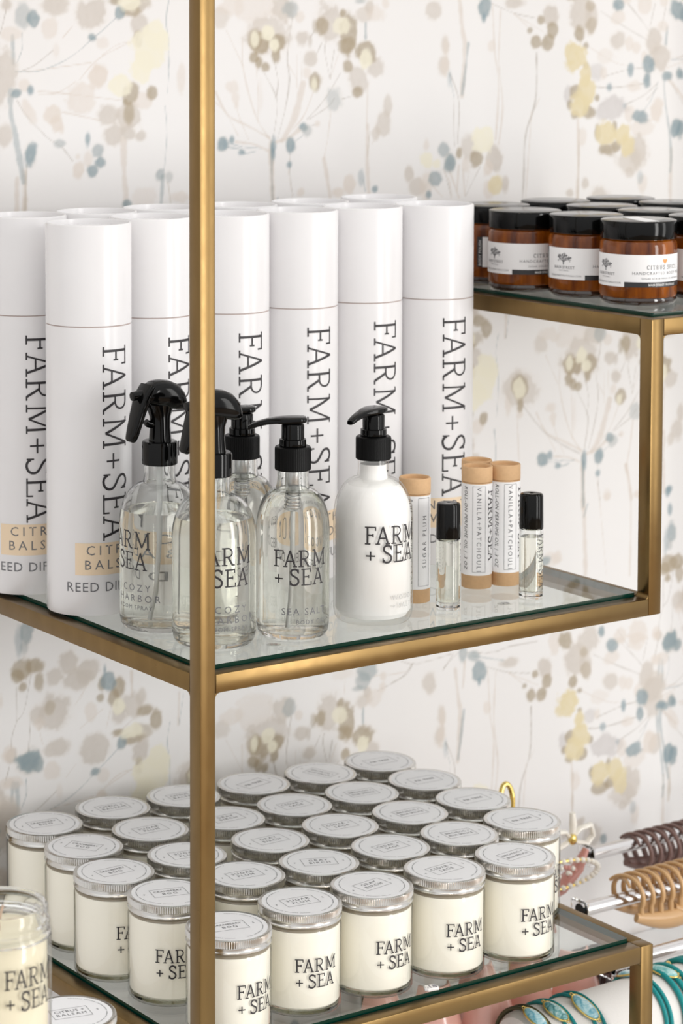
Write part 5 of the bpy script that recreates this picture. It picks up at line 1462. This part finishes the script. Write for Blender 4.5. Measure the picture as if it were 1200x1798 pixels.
def bracelet(s0, strands, cord, stone, stone_mat_, ang, label, slant=0.0, size=(.0125, .0068), beads=False):
    t = thing("bracelet", label, "bracelet", rollp(s0, 0, RR), 0, "cord bracelets on the white roll")
    o = Vector(t.location)
    for ds, sl, r in strands:
        m = MB()
        m.tube([rollp(s0 + ds + sl*math.sin(2*PI*i/60 + 0.4), 2*PI*i/60, RR + r*1.06) - o for i in range(60)], r, 10, closed=True)
        m.build("cord", M[cord], t, smooth=70)
    if stone:
        c = rollp(s0 + slant*0.004, ang, RR + 0.0030) - o
        rad = (top*math.cos(ang) - side*math.sin(ang)); tan = (-top*math.sin(ang) - side*math.cos(ang))
        d = (tan + ax*slant).normalized(); e = d.cross(rad).normalized()
        mt = Matrix((d, e, rad)).transposed()
        m = MB(); m.ellipsoid(c, size[0], size[1], 0.0034, 28, 14, mt); m.build("stone", M[stone_mat_], t, smooth=80)
        m = MB(); m.tube([c + mt @ Vector((size[0]*1.05*math.cos(2*PI*i/36), size[1]*1.08*math.sin(2*PI*i/36), -0.0004)) for i in range(36)], 0.0009, 8, closed=True); m.build("gold_setting", M['gold'], t, smooth=80)
        for q in (-1, 1):
            m = MB(); m.tube([c + mt @ Vector((q*size[0]*1.15 + 0.0016*math.cos(2*PI*i/16), 0.0016*math.sin(2*PI*i/16), -0.0006)) for i in range(16)], 0.0005, 6, closed=True); m.build("gold_ring", M['gold'], t, smooth=80)
    if beads:
        for i in range(9):
            m = MB(); m.ellipsoid(rollp(s0 + 0.004 + slant*0.004*i, ang - 0.30 + 0.085*i, RR + 0.0020) - o, 0.0019, 0.0019, 0.0019, 10, 7); m.build("gold_bead", M['gold'], t, smooth=80)
    return t
bracelet(-.109, ((0, .002, .0017), (.007, .003, .0018)), 'olive', True, 'larimar', .40, "olive cord bracelet with pale blue oval stone, leftmost on the roll", .15)
bracelet(-.085, ((0, .002, .0015), (.008, .004, .0016)), 'teal', True, 'mottled', .38, "teal cord bracelet with mottled green oval stone, second from the left", .2)
bracelet(-.054, ((0, .002, .0016), (.009, .003, .0016)), 'teal', True, 'larimar', .50, "teal cord bracelet with long pale blue oval stone, left of the brass leg", .2, (.0145, .0074))
bracelet(.026, ((0, .002, .0020), (.004, .004, .0020)), 'teal', True, 'larimar', -.38, "teal cord bracelet with gold beads half hidden by the brass leg", .2, (.0100, .0062), True)
bracelet(.054, ((-.005, .002, .0026), (.003, .003, .0026), (.012, .003, .0026)), 'teal', True, 'agate', .12, "wide teal bracelet with green-rimmed stone slice right of the brass leg", .35, (.0130, .0072), True)
bracelet(.088, ((0, .002, .0026), (.007, .003, .0026)), 'teal', False, None, -.55, "teal bracelet with gold bead bar at the right edge of the picture", -.6, (.01, .005), True)

# ------------------------------------------------------------------ blush and rust clips under the bottom shelf
def shell_clip(x, y, z, rz, s_, mm, label, n=3):
    t = thing("shell_clip", label, "hair clip", (x, y, z), rz, "large acetate clips under the bottom shelf")
    for k in range(n):
        m = MB(); vs = []; fs = []
        A, B = 22, 10
        for th in (0, 0.0035):
            for i in range(A+1):
                u = i/A
                for j in range(B+1):
                    v = j/B
                    a = R_(-70 + 140*v)
                    r = (0.030 - th)*s_*(0.35 + 0.65*math.sin(PI*(0.12 + 0.80*u)))
                    vs.append((0.036*s_*(k - (n-1)/2) + r*math.sin(a)*0.72, -r*math.cos(a)*0.8, 0.090*s_*u))
        W_ = (A+1)*(B+1)
        for i in range(A):
            for j in range(B):
                p = i*(B+1)+j
                fs.append((p, p+1, p+B+2, p+B+1)); fs.append((W_+p, W_+p+B+1, W_+p+B+2, W_+p+1))
        rim = [i*(B+1) for i in range(A+1)] + [A*(B+1)+j for j in range(1, B+1)] + [i*(B+1)+B for i in range(A-1, -1, -1)] + [j for j in range(B-1, 0, -1)]
        for p, q in zip(rim, rim[1:]+rim[:1]): fs.append((p, p+W_, q+W_, q))
        m.add(vs, fs)
        me = m.mesh("shell_lobe", mm, 50)
        bm = bmesh.new(); bm.from_mesh(me); bmesh.ops.recalc_face_normals(bm, faces=bm.faces); bm.to_mesh(me); bm.free()
        link("shell_lobe", me, t)
    b = MB(); b.box(-0.05*s_, 0.05*s_, -0.006, 0.010, 0, 0.008); b.build("clip_bar", mm, t, bevel=0.002)
    return t
shell_clip(.355, .158, -.50, R_(-10), 1.5, M['pink'], "large blush pink shell clip under the bottom shelf, nearest the middle")
shell_clip(.482, .178, -.50, R_(-12), 1.42, M['pink'], "large blush pink shell clip behind the white bracelet roll")
rc_ = thing("rust_clip", "dark rust brown clip behind the bracelet roll under the shelf corner", "hair clip", (.585, .205, -.50))
b = MB(); b.tube([(-.018, 0, .000), (-.018, 0, .040), (-.014, 0, .070), (.0, 0, .076), (.014, 0, .070), (.018, 0, .040), (.018, 0, .0)], [.008, .010, .010, .010, .010, .010, .008], 18, flat=0.6); b.build("arch", M['rust'], rc_, smooth=70)
b = MB(); b.box(-.015, .015, -.004, .004, 0.001, .072); b.build("panel", M['rust'], rc_, bevel=0.002)
